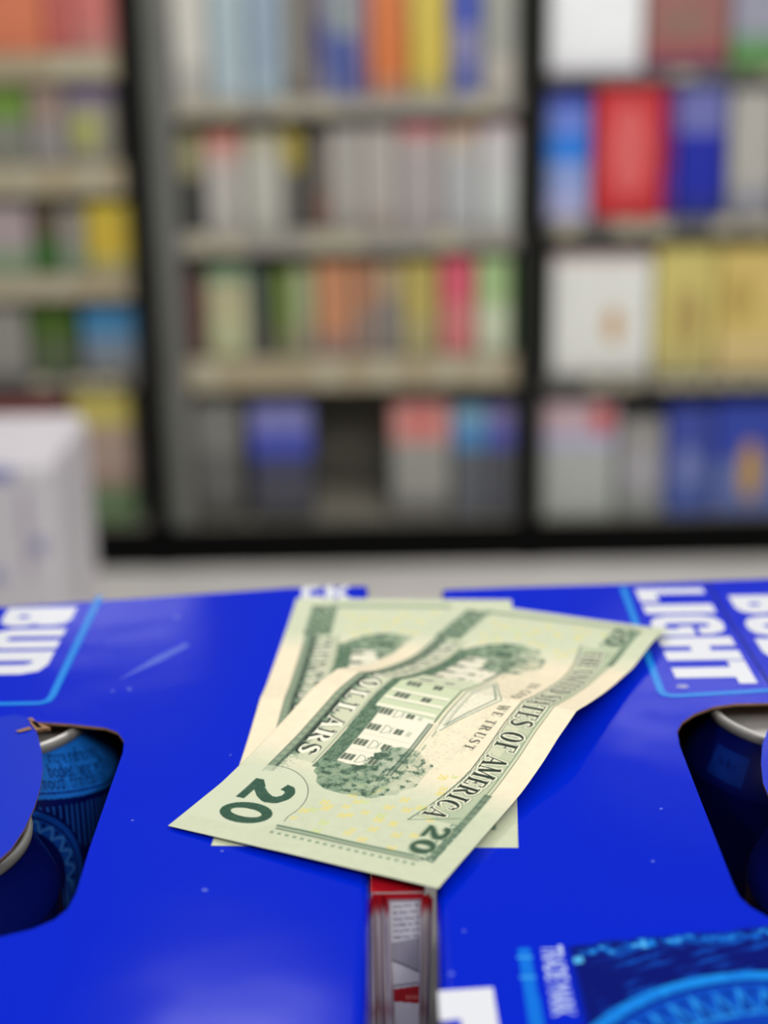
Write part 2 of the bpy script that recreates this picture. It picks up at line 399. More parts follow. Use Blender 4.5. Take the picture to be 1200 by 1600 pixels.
goods += [
 (M_, 0, 258, 322, -60, [(0, (206, 204, 196)), (.72, (184, 182, 176))], 'product_pack', 'off white pack at the left end of the centre top shelf', None),
 (M_, 0, 326, 382, -60, [(0, (168, 186, 194)), (.8, (176, 192, 200))], 'product_pack', 'pale blue pack, left one of the pale blue pair on the centre top shelf', None),
 (M_, 0, 384, 440, -60, [(0, (146, 164, 182)), (.8, (158, 178, 190))], 'product_pack', 'slate blue pack, right one of the pale blue pair on the centre top shelf', None),
 (M_, 0, 443, 470, -50, [(0, (148, 148, 142)), (.8, (132, 128, 122))], 'product_pack', 'dull grey pack between slate blue and brown packs, centre top shelf', None),
 (M_, 0, 472, 488, -50, [(0, (112, 98, 88)), (.7, (140, 128, 110))], 'product_pack', 'thin brown pack on the centre top shelf', None),
 (M_, 0, 490, 520, -45, [(0, (132, 132, 148)), (.4, (96, 100, 150)), (.8, (128, 128, 160))], 'product_pack', 'violet grey pack right of the thin brown one, centre top shelf', None),
 (M_, 0, 522, 554, -45, [(0, (150, 164, 166)), (.5, (78, 98, 166)), (.86, (96, 110, 170))], 'product_pack', 'blue pack with a pale top on the centre top shelf', None),
 (M_, 0, 556, 576, -45, [(0, (150, 118, 138)), (.7, (128, 104, 140))], 'product_pack', 'mauve pack directly left of the orange one', None),
 (M_, 0, 578, 636, -50, [(0, (206, 116, 60)), (.85, (186, 130, 100))], 'product_pack', 'orange pack on the centre top shelf', None),
 (M_, 0, 640, 700, -50, [(0, (204, 182, 78)), (.85, (184, 172, 104))], 'product_pack', 'yellow pack on the centre top shelf', None),
 (M_, 0, 704, 752, -50, [(0, (66, 84, 176)), (.45, (132, 130, 172)), (.72, (98, 106, 168))], 'product_pack', 'royal blue and lilac pack right of the yellow one', None),
 (M_, 0, 756, 816, -50, [(0, (158, 160, 152)), (.7, (184, 178, 168))], 'product_pack', 'grey white pack at the right end of the centre top shelf', None),
 (M_, 1, 262, 316, 212, [(0, (152, 148, 112)), (.42, (64, 64, 62))], 'product_pack', 'low olive topped pack with a dark base at the left of the second shelf', None),
 (M_, 1, 320, 378, 208, [(0, (196, 140, 122)), (.16, (196, 166, 158)), (.34, (182, 178, 172))], 'product_pack', 'white pack with a red orange top on the second shelf', (.6, .08, .3, .12, (190, 96, 100))),
 (M_, 1, 382, 440, 208, [(0, (176, 172, 150)), (.2, (184, 184, 174))], 'product_pack', 'grey white pack with faint cream top on the second shelf', None),
 (M_, 1, 442, 472, 206, [(0, (176, 160, 84)), (.38, (112, 110, 104))], 'product_pack', 'narrow pack with yellow top left of the dark gap', None),
 (M_, 1, 492, 516, 206, [(0, (136, 130, 122)), (.6, (150, 122, 112))], 'product_pack', 'narrow brownish grey pack right of the dark gap', None),
 (M_, 1, 518, 566, 200, [(0, (170, 166, 160)), (.8, (162, 158, 152))], 'product_pack', 'greyish white pack between the brownish grey and warm grey ones, second shelf', None),
 (M_, 1, 568, 620, 200, [(0, (176, 170, 164)), (.8, (170, 158, 150))], 'product_pack', 'warm grey pack left of the red topped ones, second shelf', None),
 (M_, 1, 622, 690, 196, [(0, (190, 104, 112)), (.09, (178, 158, 154)), (.24, (168, 160, 160))], 'product_pack', 'grey pack with a rose red strip on top, second shelf', None),
 (M_, 1, 693, 748, 198, [(0, (190, 140, 110)), (.07, (184, 176, 166)), (.3, (176, 178, 180))], 'product_pack', 'pale pack with a thin orange top strip, second shelf', None),
 (M_, 1, 751, 816, 194, [(0, (190, 150, 158)), (.06, (200, 198, 200)), (.5, (198, 202, 200))], 'product_pack', 'brightest white pack at the right end of the second shelf', None),
 (M_, 2, 288, 320, 430, [(0, (96, 62, 60)), (.8, (100, 72, 68))], 'product_pack', 'thin dark maroon pack at the left end of the third shelf', None),
 (M_, 2, 323, 388, 418, [(0, (128, 152, 122)), (.18, (184, 178, 142)), (.6, (182, 186, 146))], 'product_pack', 'pale green and tan pack beside the maroon one', None),
 (M_, 2, 390, 410, 420, [(0, (102, 114, 104)), (.6, (112, 110, 108))], 'product_pack', 'thin grey pack left of the black gap on the third shelf', None),
 (M_, 2, 430, 456, 424, [(0, (124, 144, 76)), (.7, (140, 144, 106))], 'product_pack', 'leaf green pack right of the black gap', None),
 (M_, 2, 458, 492, 420, [(0, (158, 166, 128)), (.6, (152, 148, 124))], 'product_pack', 'sage green pack between leaf green and orange packs', None),
 (M_, 2, 494, 552, 412, [(0, (192, 134, 98)), (.75, (160, 126, 114))], 'product_pack', 'terracotta orange pack on the third shelf', None),
 (M_, 2, 554, 590, 412, [(0, (174, 128, 100)), (.5, (150, 130, 120))], 'product_pack', 'brown grey pack right of the terracotta one', None),
 (M_, 2, 592, 626, 414, [(0, (178, 158, 128)), (.35, (138, 132, 128))], 'product_pack', 'tan topped grey pack left of the mustard yellow one', None),
 (M_, 2, 628, 684, 410, [(0, (180, 164, 92)), (.6, (170, 160, 112))], 'product_pack', 'mustard yellow pack on the third shelf', None),
 (M_, 2, 688, 742, 404, [(0, (212, 92, 112)), (.45, (206, 122, 122))], 'product_pack', 'pinkish red pack on the third shelf', None),
 (M_, 2, 746, 796, 402, [(0, (168, 196, 140)), (.5, (204, 212, 184))], 'product_pack', 'pale mint green pack right of the pinkish red one', None),
 (M_, 2, 798, 809, 408, [(0, (52, 106, 34))], 'product_pack', 'sliver of a deep green pack against the right upright', None),
 (M_, 3, 288, 378, 632, [(0, (122, 122, 118)), (.4, (98, 98, 96)), (.8, (76, 76, 72))], 'product_pack', 'dim grey pack at the left end of the lowest centre shelf', None),  # packs of this lowest centre row have the shelf shade in their colours
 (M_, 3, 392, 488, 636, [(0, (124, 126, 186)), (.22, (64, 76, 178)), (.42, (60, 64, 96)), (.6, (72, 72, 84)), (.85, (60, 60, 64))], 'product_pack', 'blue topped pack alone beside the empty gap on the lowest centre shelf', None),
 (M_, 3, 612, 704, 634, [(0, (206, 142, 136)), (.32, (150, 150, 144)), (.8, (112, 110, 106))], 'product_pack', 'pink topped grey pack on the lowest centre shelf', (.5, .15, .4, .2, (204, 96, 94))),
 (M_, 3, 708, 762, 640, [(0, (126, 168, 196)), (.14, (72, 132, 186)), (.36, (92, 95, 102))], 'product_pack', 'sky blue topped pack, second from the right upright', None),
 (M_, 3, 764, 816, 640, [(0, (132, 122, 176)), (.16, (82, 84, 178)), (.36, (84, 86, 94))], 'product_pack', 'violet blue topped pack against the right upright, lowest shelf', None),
]
L_ = 'left'
goods += [
 (L_, 0, -60, 66, -60, [(0, (216, 124, 90))], 'product_pack', 'orange pack in the top left corner', None),
 (L_, 0, 69, 108, -60, [(0, (198, 104, 98))], 'product_pack', 'brick red pack beside the orange one at top left', None),
 (L_, 0, 111, 178, -60, [(0, (206, 118, 112)), (.7, (198, 128, 122))], 'product_pack', 'salmon pink pack against the left upright, top shelf', None),
 (L_, 1, -40, 42, 132, [(0, (112, 146, 62)), (.45, (132, 134, 122))], 'product_pack', 'green topped pack at the left edge, second shelf', None),
 (L_, 1, 45, 100, 132, [(0, (156, 136, 126)), (.5, (148, 144, 142))], 'product_pack', 'grey pink pack between green and purple topped packs', None),
 (L_, 1, 103, 178, 130, [(0, (108, 92, 136)), (.22, (152, 148, 134)), (.8, (142, 138, 124))], 'product_pack', 'purple topped pack with a yellow green emblem', (.4, .6, .5, .42, (172, 176, 92))),
 (L_, 2, -40, 48, 320, [(0, (172, 156, 160)), (.6, (140, 158, 132))], 'product_pack', 'pale pink and green pack at the left edge, third shelf', None),
 (L_, 2, 52, 88, 322, [(0, (96, 82, 64)), (.45, (58, 106, 44))], 'product_pack', 'slim brown and dark green pack, third shelf of the left bay', None),
 (L_, 2, 91, 132, 326, [(0, (148, 142, 134)), (.6, (134, 150, 128))], 'product_pack', 'grey green pack left of the bright yellow one', None),
 (L_, 2, 135, 204, 318, [(0, (206, 184, 66)), (.8, (180, 172, 120))], 'product_pack', 'bright yellow pack against the left upright', (.55, .45, .4, .4, (210, 172, 58))),
 (L_, 3, -40, 42, 478, [(0, (146, 144, 138))], 'product_pack', 'dull grey pack at the left edge above the white case', None),
 (L_, 3, 47, 118, 484, [(0, (66, 96, 26)), (.45, (86, 98, 70))], 'product_pack', 'dark olive green pack left of the blue one', None),
 (L_, 3, 128, 212, 482, [(0, (66, 130, 176)), (.42, (118, 136, 156)), (.75, (132, 132, 130))], 'product_pack', 'steel blue pack against the left upright', None),
 (L_, 4, -20, 108, 618, [(0, (120, 62, 60)), (.3, (110, 90, 84))], 'product_pack', 'dark red pack mostly hidden behind the white case', None),
 (L_, 4, 116, 206, 606, [(0, (196, 182, 96)), (.28, (168, 146, 134)), (.62, (148, 124, 112)), (.72, (98, 122, 86))], 'product_pack', 'yellow, pink and green banded pack right of the white case', None),
]
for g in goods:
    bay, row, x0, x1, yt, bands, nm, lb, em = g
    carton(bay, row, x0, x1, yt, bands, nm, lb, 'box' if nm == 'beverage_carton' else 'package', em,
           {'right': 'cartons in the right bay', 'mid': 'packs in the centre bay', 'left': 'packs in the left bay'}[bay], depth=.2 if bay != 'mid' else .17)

# ---- tall white case left of the counter, on the floor
Yw = 1.42
p = at_wall(80, 722, Yw)
wc = empty('white_case', ((p.x-.24), Yw, 0))
m_wc = mat('white_board', (208, 204, 210), .45, noise=.03, nscale=10)
mb = MB(); mb.box(-.24, .24, 0, .19, 0, p.z, m_wc, .008); mb.build('case_body', wc)
for x0_, x1_ in ((-.232, -.003), (.003, .232)):
    mb = MB(); mb.box(x0_, x1_, .008, .182, p.z+.0004, p.z+.003, m_wc, .0008); mb.build('top_flap', wc)
for (x0, x1, y0, y1, c) in ((-30, 22, 730, 752, (140, 144, 196)), (50, 74, 842, 866, (150, 152, 190)), (-20, 6, 890, 912, (150, 150, 196)), (30, 52, 770, 900, (176, 168, 184))):
    a_, c_ = at_wall(x0, y0, Yw-.0006), at_wall(x1, y1, Yw-.0006)
    X0, X1 = a_.x-wc.location.x, c_.x-wc.location.x
    mb = MB(); mb.face([(X0, -.0006, c_.z), (X1, -.0006, c_.z), (X1, -.0006, a_.z), (X0, -.0006, a_.z)], cmat(c))
    o = mb.build('printed_mark', wc); o['label'] = 'faint blue or mauve print'
tag(wc, 'tall white case with faint blue print standing at the left', 'box')

# ================================================================== BLUE CARTONS
MMV = lambda x, y, z: Vector((x/1000, y/1000, T+z/1000))
m_blue = mat('carton_blue', (0, 36, 207), .13, spec=.25, bump=.00035, bscale=22)
m_blue2 = mat('carton_blue_panel', (22, 52, 205), .2, coat=.25, coat_rough=.08, bump=.0003, bscale=26)
m_white = mat('carton_white_ink', (232, 234, 242), .3, coat=.3, bump=.0002, bscale=40)
m_cyan = mat('carton_cyan_ink', (0, 140, 235), .3, coat=.3)
m_kraft = mat('kraft_board', (150, 112, 80), .8, noise=.2, nscale=400)
m_pale = mat('pale_blue', (84, 104, 214), .5)
m_line = mat('crease_dark', (10, 16, 70), .5)

def smooth_closed(pts, it=2):
    for _ in range(it):
        out = []
        for i in range(len(pts)):
            a, b_ = Vector(pts[i]), Vector(pts[(i+1) % len(pts)])
            out += [a.lerp(b_, .25), a.lerp(b_, .75)]
        pts = out
    return pts
def inset(poly, d):
    n = len(poly); out = []
    for i in range(n):
        a, b_, c = Vector(poly[i-1]), Vector(poly[i]), Vector(poly[(i+1) % n])
        n1 = (b_-a).normalized(); n2 = (c-b_).normalized()
        n1 = Vector((-n1.y, n1.x)); n2 = Vector((-n2.y, n2.x)); k = (n1+n2).normalized()
        out.append(b_+k*(d/max(.3, k.dot(n1))))
    return out
def fill_with_hole(mb, outer, hole, z, M, flip=False):
    b_ = bmesh.new()
    def loop(pts):
        vs = [b_.verts.new((p[0], p[1], z)) for p in pts]
        return [b_.edges.new((vs[i-1], vs[i])) for i in range(len(vs))]
    e = loop(outer)+(loop(hole) if hole else [])
    bmesh.ops.triangle_fill(b_, use_beauty=True, edges=e)
    for f in b_.faces:
        f.normal_update()
        if (f.normal.z < 0) != flip: f.normal_flip()
    mb.add_bm(b_, M); b_.free()
def blue_carton(name, outline, hole, label):
    """outline: CCW top outline in mm; hole: handle opening in mm"""
    t = empty(name, (0, 0, 0)); tag(t, label, 'carton', 'blue beverage cartons on the counter')
    S = .001; mb = MB(); Rr = 2.2; Hh = 125.5
    o_ = lambda ins, z: [(q.x*S, q.y*S, T+z*S) for q in inset(outline, ins)]
    prof = [(Rr, 0)]+[(Rr*(1-sin(a)), -Rr*(1-cos(a))) for a in np.linspace(.25, pi/2, 6)]+[(0, -Hh+1), (1, -Hh)]
    rings = [o_(i, z) for i, z in prof]; n = len(outline)
    for r0, r1 in zip(rings, rings[1:]):
        for j in range(n): mb.face([r1[j], r1[(j+1) % n], r0[(j+1) % n], r0[j]], m_blue)
    mb.face(rings[-1][::-1], m_blue)
    hole_s = [(p[0]*S, p[1]*S) for p in hole]
    fill_with_hole(mb, [(p[0], p[1]) for p in rings[0]], hole_s, T, m_blue)
    inner = [(q.x*S, q.y*S) for q in inset(outline, .7)]
    fill_with_hole(mb, inner, hole_s, T-.0007, m_kraft, True)
    for j in range(len(hole_s)):
        p, q = hole_s[j-1], hole_s[j]
        mb.face([(p[0], p[1], T), (q[0], q[1], T), (q[0], q[1], T-.0007), (p[0], p[1], T-.0007)], m_kraft)
    for j in range(n):
        p, q = inner[j-1], inner[j]
        mb.face([(p[0], p[1], T-.0007), (q[0], q[1], T-.0007), (q[0], q[1], T-.1245), (p[0], p[1], T-.1245)], m_kraft)
    mb.face([(p[0], p[1], T-.1245) for p in inner], m_kraft)
    mb.build('carton_shell', t)
    return t
def print_polys(name, polys, parent, z=.08):   # polys: [(loops of mm points, material)]; loops[0] outer, rest holes
    mb = MB()
    for loops, M in polys:
        z += .004
        if len(loops) == 1:
            b_ = bmesh.new(); vs = [b_.verts.new((p[0]*.001, p[1]*.001, T+z*.001)) for p in loops[0]]
            f = b_.faces.new(vs); f.normal_update()
            if f.normal.z < 0: f.normal_flip()
            bmesh.ops.triangulate(b_, faces=[f]); mb.add_bm(b_, M); b_.free()
        else:
            fill_with_hole(mb, [(p[0]*.001, p[1]*.001) for p in loops[0]], [(p[0]*.001, p[1]*.001) for p in loops[1]], T+z*.001, M)
            for extra in loops[2:]: pass
    return mb.build(name, parent)

# block capitals, reading towards -y with their tops towards +x; box = s (along reading) x t (height), unit box
def blk(ch):
    if ch == 'L': return [[[(0, 0), (1, 0), (1, .27), (.42, .27), (.42, 1), (0, 1)]]]
    if ch == 'I': return [[[(0, 0), (1, 0), (1, 1), (0, 1)]]]
    if ch == 'H': return [[[(0, 0), (.4, 0), (.4, .38), (.6, .38), (.6, 0), (1, 0), (1, 1), (.6, 1), (.6, .64), (.4, .64), (.4, 1), (0, 1)]]]
    if ch == 'T': return [[[(.28, 0), (.72, 0), (.72, .77), (1, .77), (1, 1), (0, 1), (0, .77), (.28, .77)]]]
    if ch == 'G': return [[[(.95, .62), (.95, .78), (.82, .95), (.6, 1), (.35, 1), (.12, .93), (0, .75), (0, .25), (.12, .07), (.35, 0), (1, 0), (1, .55), (.55, .55), (.55, .36), (.66, .36), (.66, .2), (.5, .17), (.4, .22), (.38, .3), (.38, .72), (.45, .8), (.55, .8), (.6, .74), (.6, .62)]]]
    if ch == 'B': return [[[(0, 0), (.7, 0), (.9, .06), (1, .2), (1, .38), (.9, .5), (.98, .62), (.98, .8), (.88, .94), (.68, 1), (0, 1)], [(.42, .22), (.55, .22), (.6, .3), (.55, .38), (.42, .38)]]]
    if ch == 'U': return [[[(.35, 0), (.65, 0), (.88, .07), (1, .25), (1, 1), (.6, 1), (.6, .3), (.5, .22), (.4, .3), (.4, 1), (0, 1), (0, .25), (.12, .07)]]]
    if ch == 'D': return [[[(0, 0), (.6, 0), (.88, .08), (1, .3), (1, .7), (.88, .92), (.6, 1), (0, 1)], [(.42, .22), (.54, .24), (.6, .32), (.6, .68), (.54, .76), (.42, .78)]]]
def logo(parent, dx=0.0, skip=()):
    polys = []
    def put(ch, y0, y1, x0, x1):
        for loops in blk(ch):
            polys.append(([[(x0+b_*(x1-x0)+dx, y0+a_*(y1-y0)) for a_, b_ in l] for l in loops], m_white))
    for ch, y0, y1 in (('L', 448.3, 437), ('I', 434.4, 427), ('G', 425, 409.7), ('H', 408.2, 391.6), ('T', 390.8, 375.4)): put(ch, y0, y1, 77.6, 98.6)
    for ch, y0, y1 in (('B', 441, 426), ('U', 423.5, 408.4), ('D', 406.3, 390)): put(ch, y0, y1, 105, 126)
    # cyan frame, open towards the far edge
    fr = [(74.2, 450.5), (73.4, 422), (72.1, 371.5), (72.6, 369.2), (75, 368.2), (100, 370.6), (129, 370.6), (131, 372), (131.5, 375), (131.3, 450)]
    for q in stroke([(x+dx, y) for x, y in fr], 2.0): polys.append(([q], m_cyan))
    # registered mark
    cx, cy = 78.3+dx, 374.0
    polys.append(([ell(cx, cy, 1.5, 1.1)[:-1], ell(cx, cy, 1.2, .85)[:-1]], m_white))
    for q in stroke([(cx-.7, cy+.4), (cx+.7, cy+.4), (cx+.7, cy-.1), (cx+.3, cy-.4), (cx, cy-.1), (cx-.7, cy-.5)], .28): polys.append(([q], m_white))
    return print_polys('printed_logo', polys, parent)

def pxs(pts): return [(at_top(x, y).x*1000, at_top(x, y).y*1000) for x, y in pts]
# --- left carton
holeL_r = pxs([(48, 1127), (110, 1131), (165, 1137), (184, 1144), (194, 1158), (192, 1176), (172, 1232), (140, 1325), (119, 1395), (106, 1420), (85, 1437), (50, 1452), (0, 1464)])
holeL = holeL_r+[(-100, 259.5), (-122, 262), (-137, 268), (-143, 282), (-143.5, 340), (-139, 353), (-125, 359), (-108, 360)]
outL = [(-211, 188), (-4.9, 188), (-4.7, 231.9), (-4.3, 281), (-5.5, 457.2), (-30, 456.8), (-82, 448.9), (-119, 444), (-211, 440)]
holeL = holeL[::-1]
left_carton = blue_carton('beverage_carton', [Vector(p) for p in outL], holeL, 'left blue beverage carton with a torn handle tongue standing up from its opening')
logo(left_carton, -220.5)
# torn handle tongue: lifts out of the opening
def flap(parent, pts, zf, name='handle_flap'):
    mb = MB(); c = (sum(p[0] for p in pts)/len(pts), sum(p[1] for p in pts)/len(pts)); rings = []
    for s_ in (1, .8, .6, .4, .2): rings.append([(c[0]+(x-c[0])*s_, c[1]+(y-c[1])*s_) for x, y in pts])
    V3 = lambda p, dz: (p[0]/1000, p[1]/1000, T+(zf(p[0], p[1])+dz)/1000)
    n = len(pts)
    for dz, M, fl in ((.25, m_blue2, 0), (-.25, m_kraft, 1)):
        for r0, r1 in zip(rings, rings[1:]):
            for j in range(n):
                q = [V3(r0[j-1], dz), V3(r0[j], dz), V3(r1[j], dz), V3(r1[j-1], dz)]
                mb.face(q[::-1] if fl else q, M)
        mb.face([V3(p, dz) for p in rings[-1]], M)
    for j in range(n): mb.face([V3(pts[j-1], .25), V3(pts[j-1], -.25), V3(pts[j], -.25), V3(pts[j], .25)], m_kraft)
    return mb.build(name, parent)
zfL = lambda x, y: 1.2+1.8*max(0, (x+143)/60)*.5
fl = [at_top(x, y, T+.0018) for x, y in [(0, 1122), (24, 1118), (44, 1124), (53, 1135), (60, 1155), (66, 1180), (67, 1205), (63, 1235), (54, 1265), (38, 1300), (18, 1330), (0, 1346)]]
flp = [(p.x*1000, p.y*1000) for p in fl]+[(-112, 278), (-130, 277), (-143, 284), (-145, 310), (-144, 345), (-128, 362)]
o = flap(left_carton, flp[::-1], zfL); o['label'] = 'glossy blue tongue of the handle, torn and raised'
# shreds of torn board at the corner
mb = MB()
for pts in ([(43, 1122), (50, 1121), (66, 1137), (58, 1137)], [(24, 1142), (46, 1135), (50, 1139), (30, 1144)], [(46, 1128), (52, 1126), (80, 1137), (56, 1141)]):
    mb.face([tuple(at_top(x, y, T+.0026)) for x, y in pts][::-1], m_kraft)
    mb.face([tuple(at_top(x, y, T+.0026)-Vector((0, 0, .0006))) for x, y in pts], m_kraft)
o = mb.build('torn_board', left_carton); o['label'] = 'torn brown board edge'
# pale blue streak and specks
pol = [([pxs([(184, 1063), (245, 1026), (290, 1005), (297, 1009), (250, 1034)])], m_pale)]
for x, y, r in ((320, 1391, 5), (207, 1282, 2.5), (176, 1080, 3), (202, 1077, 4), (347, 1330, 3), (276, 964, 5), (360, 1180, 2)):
    pol.append(([pxs([(x+r*cos(a), y+r*.5*sin(a)) for a in np.linspace(0, 2*pi, 9)[:-1]])], m_pale))
for q_ in pol: print_polys('pale_mark', [q_], left_carton, .06)
# white print near its far right corner
pol = []
for pts in ([(472, 917), (500, 916), (500, 921), (484, 922), (484, 931), (504, 931), (505, 936), (470, 938)], [(508, 916), (520, 915), (524, 924), (538, 915), (548, 915), (534, 926), (548, 935), (532, 936), (524, 929), (520, 937), (508, 937)]):
    pol.append(([pxs(pts)], m_white))
print_polys('printed_letters', pol, left_carton)

# --- right carton
holeR_l = pxs([(1200, 1098), (1150, 1099), (1115, 1104), (1085, 1115), (1066, 1128), (1058, 1142), (1062, 1165), (1085, 1225), (1118, 1310), (1145, 1380), (1155, 1401), (1172, 1417), (1200, 1433)])
holeR = holeR_l+[(92, 258.5), (118, 259), (137, 262), (148, 270), (151, 290), (151, 335), (146, 352), (132, 361), (112, 363.5)]
outR = [(7.4, 188), (222, 188), (222, 458.5), (121, 457.4), (76, 455), (40, 453.8), (17.7, 452.6), (9.3, 276)]
right_carton = blue_carton('beverage_carton', [Vector(p) for p in outR], holeR, 'right blue beverage carton with a printed blue crest at its near end')
logo(right_carton, 0)
zfR = lambda x, y: -.6+.9*max(0, (151-x)/60)
fl = [at_top(x, y, T+.0002) for x, y in [(1215, 1128), (1200, 1140), (1191, 1165), (1189, 1195), (1192, 1225), (1202, 1250)]]
flp = [(p.x*1000, p.y*1000) for p in fl]+[(108, 290), (125, 276), (140, 276), (149, 285), (150, 320), (148, 345), (130, 350), (112, 352)]
flap(right_carton, flp, zfR)
# overlapping board panel with its seam
mb = MB()
seam = [(101.2, 455), (101.0, 430), (101.4, 404.5), (101.6, 373)]
for q in stroke(seam, .5): mb.face([(x/1000, y/1000, T+.00009) for x, y in q][::-1], m_line)
mb.build('panel_seam', right_carton)
# printed artwork towards the near end
cv = Canvas(104, 66, 5, (0, 36, 207)); ox, oy = 19.0, 196.0   # covers x 19..123, y 196..262
X, Y = cv.X+ox, cv.Y+oy
n1 = vnoise(X, Y, 1.6, 3)*.6+vnoise(X, Y, .7, 4)*.4; n2 = vnoise(X, Y*2.5, 2.4, 5)
edge = 254.5+np.interp(X, [19, 28, 36, 48, 64, 74, 90, 123], [-1, 0, 1.0, 3.2, 4.6, 6.5, 3, 2])+(n2-.5)*1.2
inside = np.clip((edge-Y)/1.0, 0, 1)
cv.blend(inside*np.clip((X-33)/2, 0, 1), (4, 18, 112))
strip = np.clip(1-abs(Y-(edge-2.6))/2.4, 0, 1)*np.clip((X-35)/2, 0, 1)
cv.blend(np.clip(strip*1.6*(n1-.22)*1.7, 0, .95), (10, 128, 232))
cv.blend(np.clip((strip*(n1-.62))*5, 0, .8), (110, 200, 245))
body = inside*np.clip((X-36)/3, 0, 1)
streak = (np.sin((Y*1.0-X*.42)*2.1+3*n1) > .35)*np.clip((vnoise(X, Y, 5, 8)-.42)*4, 0, 1)
cv.blend(np.clip(streak*body*.75, 0, 1), (8, 84, 196))
cx, cy = 68.0, 202.5; rad = np.hypot(X-cx, Y-cy)
disc = rad < 43.2
cv.blend(disc*1.0, (6, 74, 190))
cv.blend((disc & (rad > 40.6))*np.clip(.5+n1*.8, 0, 1), (24, 142, 236))
cv.blend(((rad < 40.4) & (rad > 39.6))*1.0, (2, 22, 130))
ang = np.degrees(np.arctan2(Y-cy, X-cx)); saw = abs(((ang/7.0) % 1)-.5)*2
cv.blend((((rad-30.5)/8.5 < saw) & (rad > 30.5) & (rad < 39.5))*np.clip(.35+n1, 0, 1), (40, 150, 236))
cv.blend((((rad-30.5)/8.5 < saw-.3) & (rad > 31.5) & (rad < 39.5))*1.0, (2, 40, 150))
cv.blend(((abs(rad-37) < .8) & (saw < .14))*1.0, (2, 22, 120))
cv.blend((rad < 30.5)*1.0, (8, 60, 180))
# cyan rule and its lettering
cv.poly([(24.1-ox, 256-oy), (26.3-ox, 256-oy), (27.0-ox, 196.5-oy), (24.0-ox, 196.5-oy)], (16, 116, 226))
for yy in (244.6, 251): cv.poly([(23.6-ox, yy-oy), (26.6-ox, yy-oy), (26.6-ox, yy+.8-oy), (23.6-ox, yy+.8-oy)], (60, 160, 240))
cv.poly([(34.2-ox, 249-oy), (36-ox, 249.4-oy), (36-ox, 251.4-oy), (34.2-ox, 251-oy)], (90, 190, 245))
tt = text_tris('TRADE MARK', 5.2)
wmax = max(p[0] for t_ in tt for p in t_)
for t_ in tt:                                # reads towards -y, tops towards +x
    cv.poly([(28.4+p[1]*1.12-ox, 255.2-p[0]*21.8/wmax-oy) for p in t_], (196, 212, 246))
    cv.poly([(28.4+p[1]*1.12-ox+.18, 255.2-p[0]*21.8/wmax-oy-.12) for p in t_], (196, 212, 246))
sub = cv.a
H_, Wd = sub.shape[:2]
gx, gy = np.meshgrid((np.arange(Wd)+.5)/5+ox, (np.arange(H_)+.5)/5+oy)
keep_z = T*1000+.05
P = np.stack([gx, gy, np.full_like(gx, keep_z)], -1)/1000
m_art = mat('carton_artwork', (0, 0, 0), .13, spec=.25, attr='print', bump=.0003, bscale=24)
art = fast_grid('printed_artwork', P, [m_art], right_carton); 
set_colours(art.data, sub.reshape(-1, 3))
# trim the artwork to the board: drop what would hang over the handle opening or fade edge
from mathutils.geometry import intersect_point_line
def in_poly(xs, ys, poly):
    m_ = np.zeros(xs.shape, bool)
    for i in range(len(poly)):
        ax, ay = poly[i-1][:2]; bx, by = poly[i][:2]
        if ay == by: continue
        m_ ^= ((ys >= ay) != (ys >= by)) & (xs < ax+(ys-ay)*(bx-ax)/(by-ay))
    return m_
bm = bmesh.new(); bm.from_mesh(art.data)
co = np.array([v.co[:2] for v in bm.verts])*1000
hole_pad = [(p[0]+(-.4 if p[0] < 110 else .4), p[1]-.4) for p in holeR]
top_edge = 254.9+np.interp(co[:, 0], [19, 28, 36, 48, 64, 74, 90, 123], [-1, 0, 1.0, 3.2, 4.6, 6.5, 3, 2])
bad = in_poly(co[:, 0], co[:, 1], hole_pad) | (co[:, 1] > top_edge)
bm.verts.ensure_lookup_table()
bmesh.ops.delete(bm, geom=[bm.verts[i] for i in np.nonzero(bad)[0]], context='VERTS'); bm.to_mesh(art.data); bm.free()
# white letter of the big name near the gap
pol = [([[(8.3, 241.2), (18.4, 242), (18.7, 226), (12.4, 226), (12.0, 232.8), (8.3, 232.2)]], m_white), ([[(9.2, 229), (12.4, 229.4), (12.4, 222), (9.2, 222)]], m_white)]
print_polys('printed_letters', pol, right_carton)
pol = []  # small pale blue specks
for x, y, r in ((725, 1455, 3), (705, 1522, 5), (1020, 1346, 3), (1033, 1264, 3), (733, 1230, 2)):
    pol.append(([pxs([(x+r*cos(a), y+r*.6*sin(a)) for a in np.linspace(0, 2*pi, 9)[:-1]])], m_pale))
for q_ in pol: print_polys('pale_mark', [q_], right_carton, .06)

# ================================================================== CANS INSIDE THE CARTONS
SP = .576                                   # mm of label per degree
cv = Canvas(207.4, 60, 8, (3, 14, 92))      # s = around the can (0 = back), h = below the rim; theta = (s-103.7)/SP
cxs, H2 = cv.X-103.7, cv.Y                  # cxs: mm from the front line
th = cxs/SP
lvl = lambda k: k+.135*(th-42)              # print runs at a slant around the shoulder
near_ = ((cxs > 6) & (cxs < 60)) | ((cxs > -39) & (cxs < -26) & (H2 > 5))
cv.blend((near_ & (H2 < np.where(cxs > 0, lvl(11.8), 12)))*1.0, (30, 120, 226))
cv.blend(((cxs < 0) & near_ & (H2 < 12))*1.0, (8, 40, 128))
cv.blend(((H2 > lvl(10.2)) & (H2 < lvl(10.7)) & (cxs > 6) & (cxs < 60))*1.0, (6, 30, 130))
rad = np.hypot(cxs-8, H2-32)
st_ = (((th+.5) % 3.0) < 1.1) & (H2 > lvl(13.6)) & (H2 < lvl(26)) & (rad > 22) & (cxs > 6) & (cxs < 60)
cv.blend(st_*1.0, (30, 92, 190))
cv.blend(((rad < 21.3) & (rad > 16.2))*1.0, (16, 78, 186))
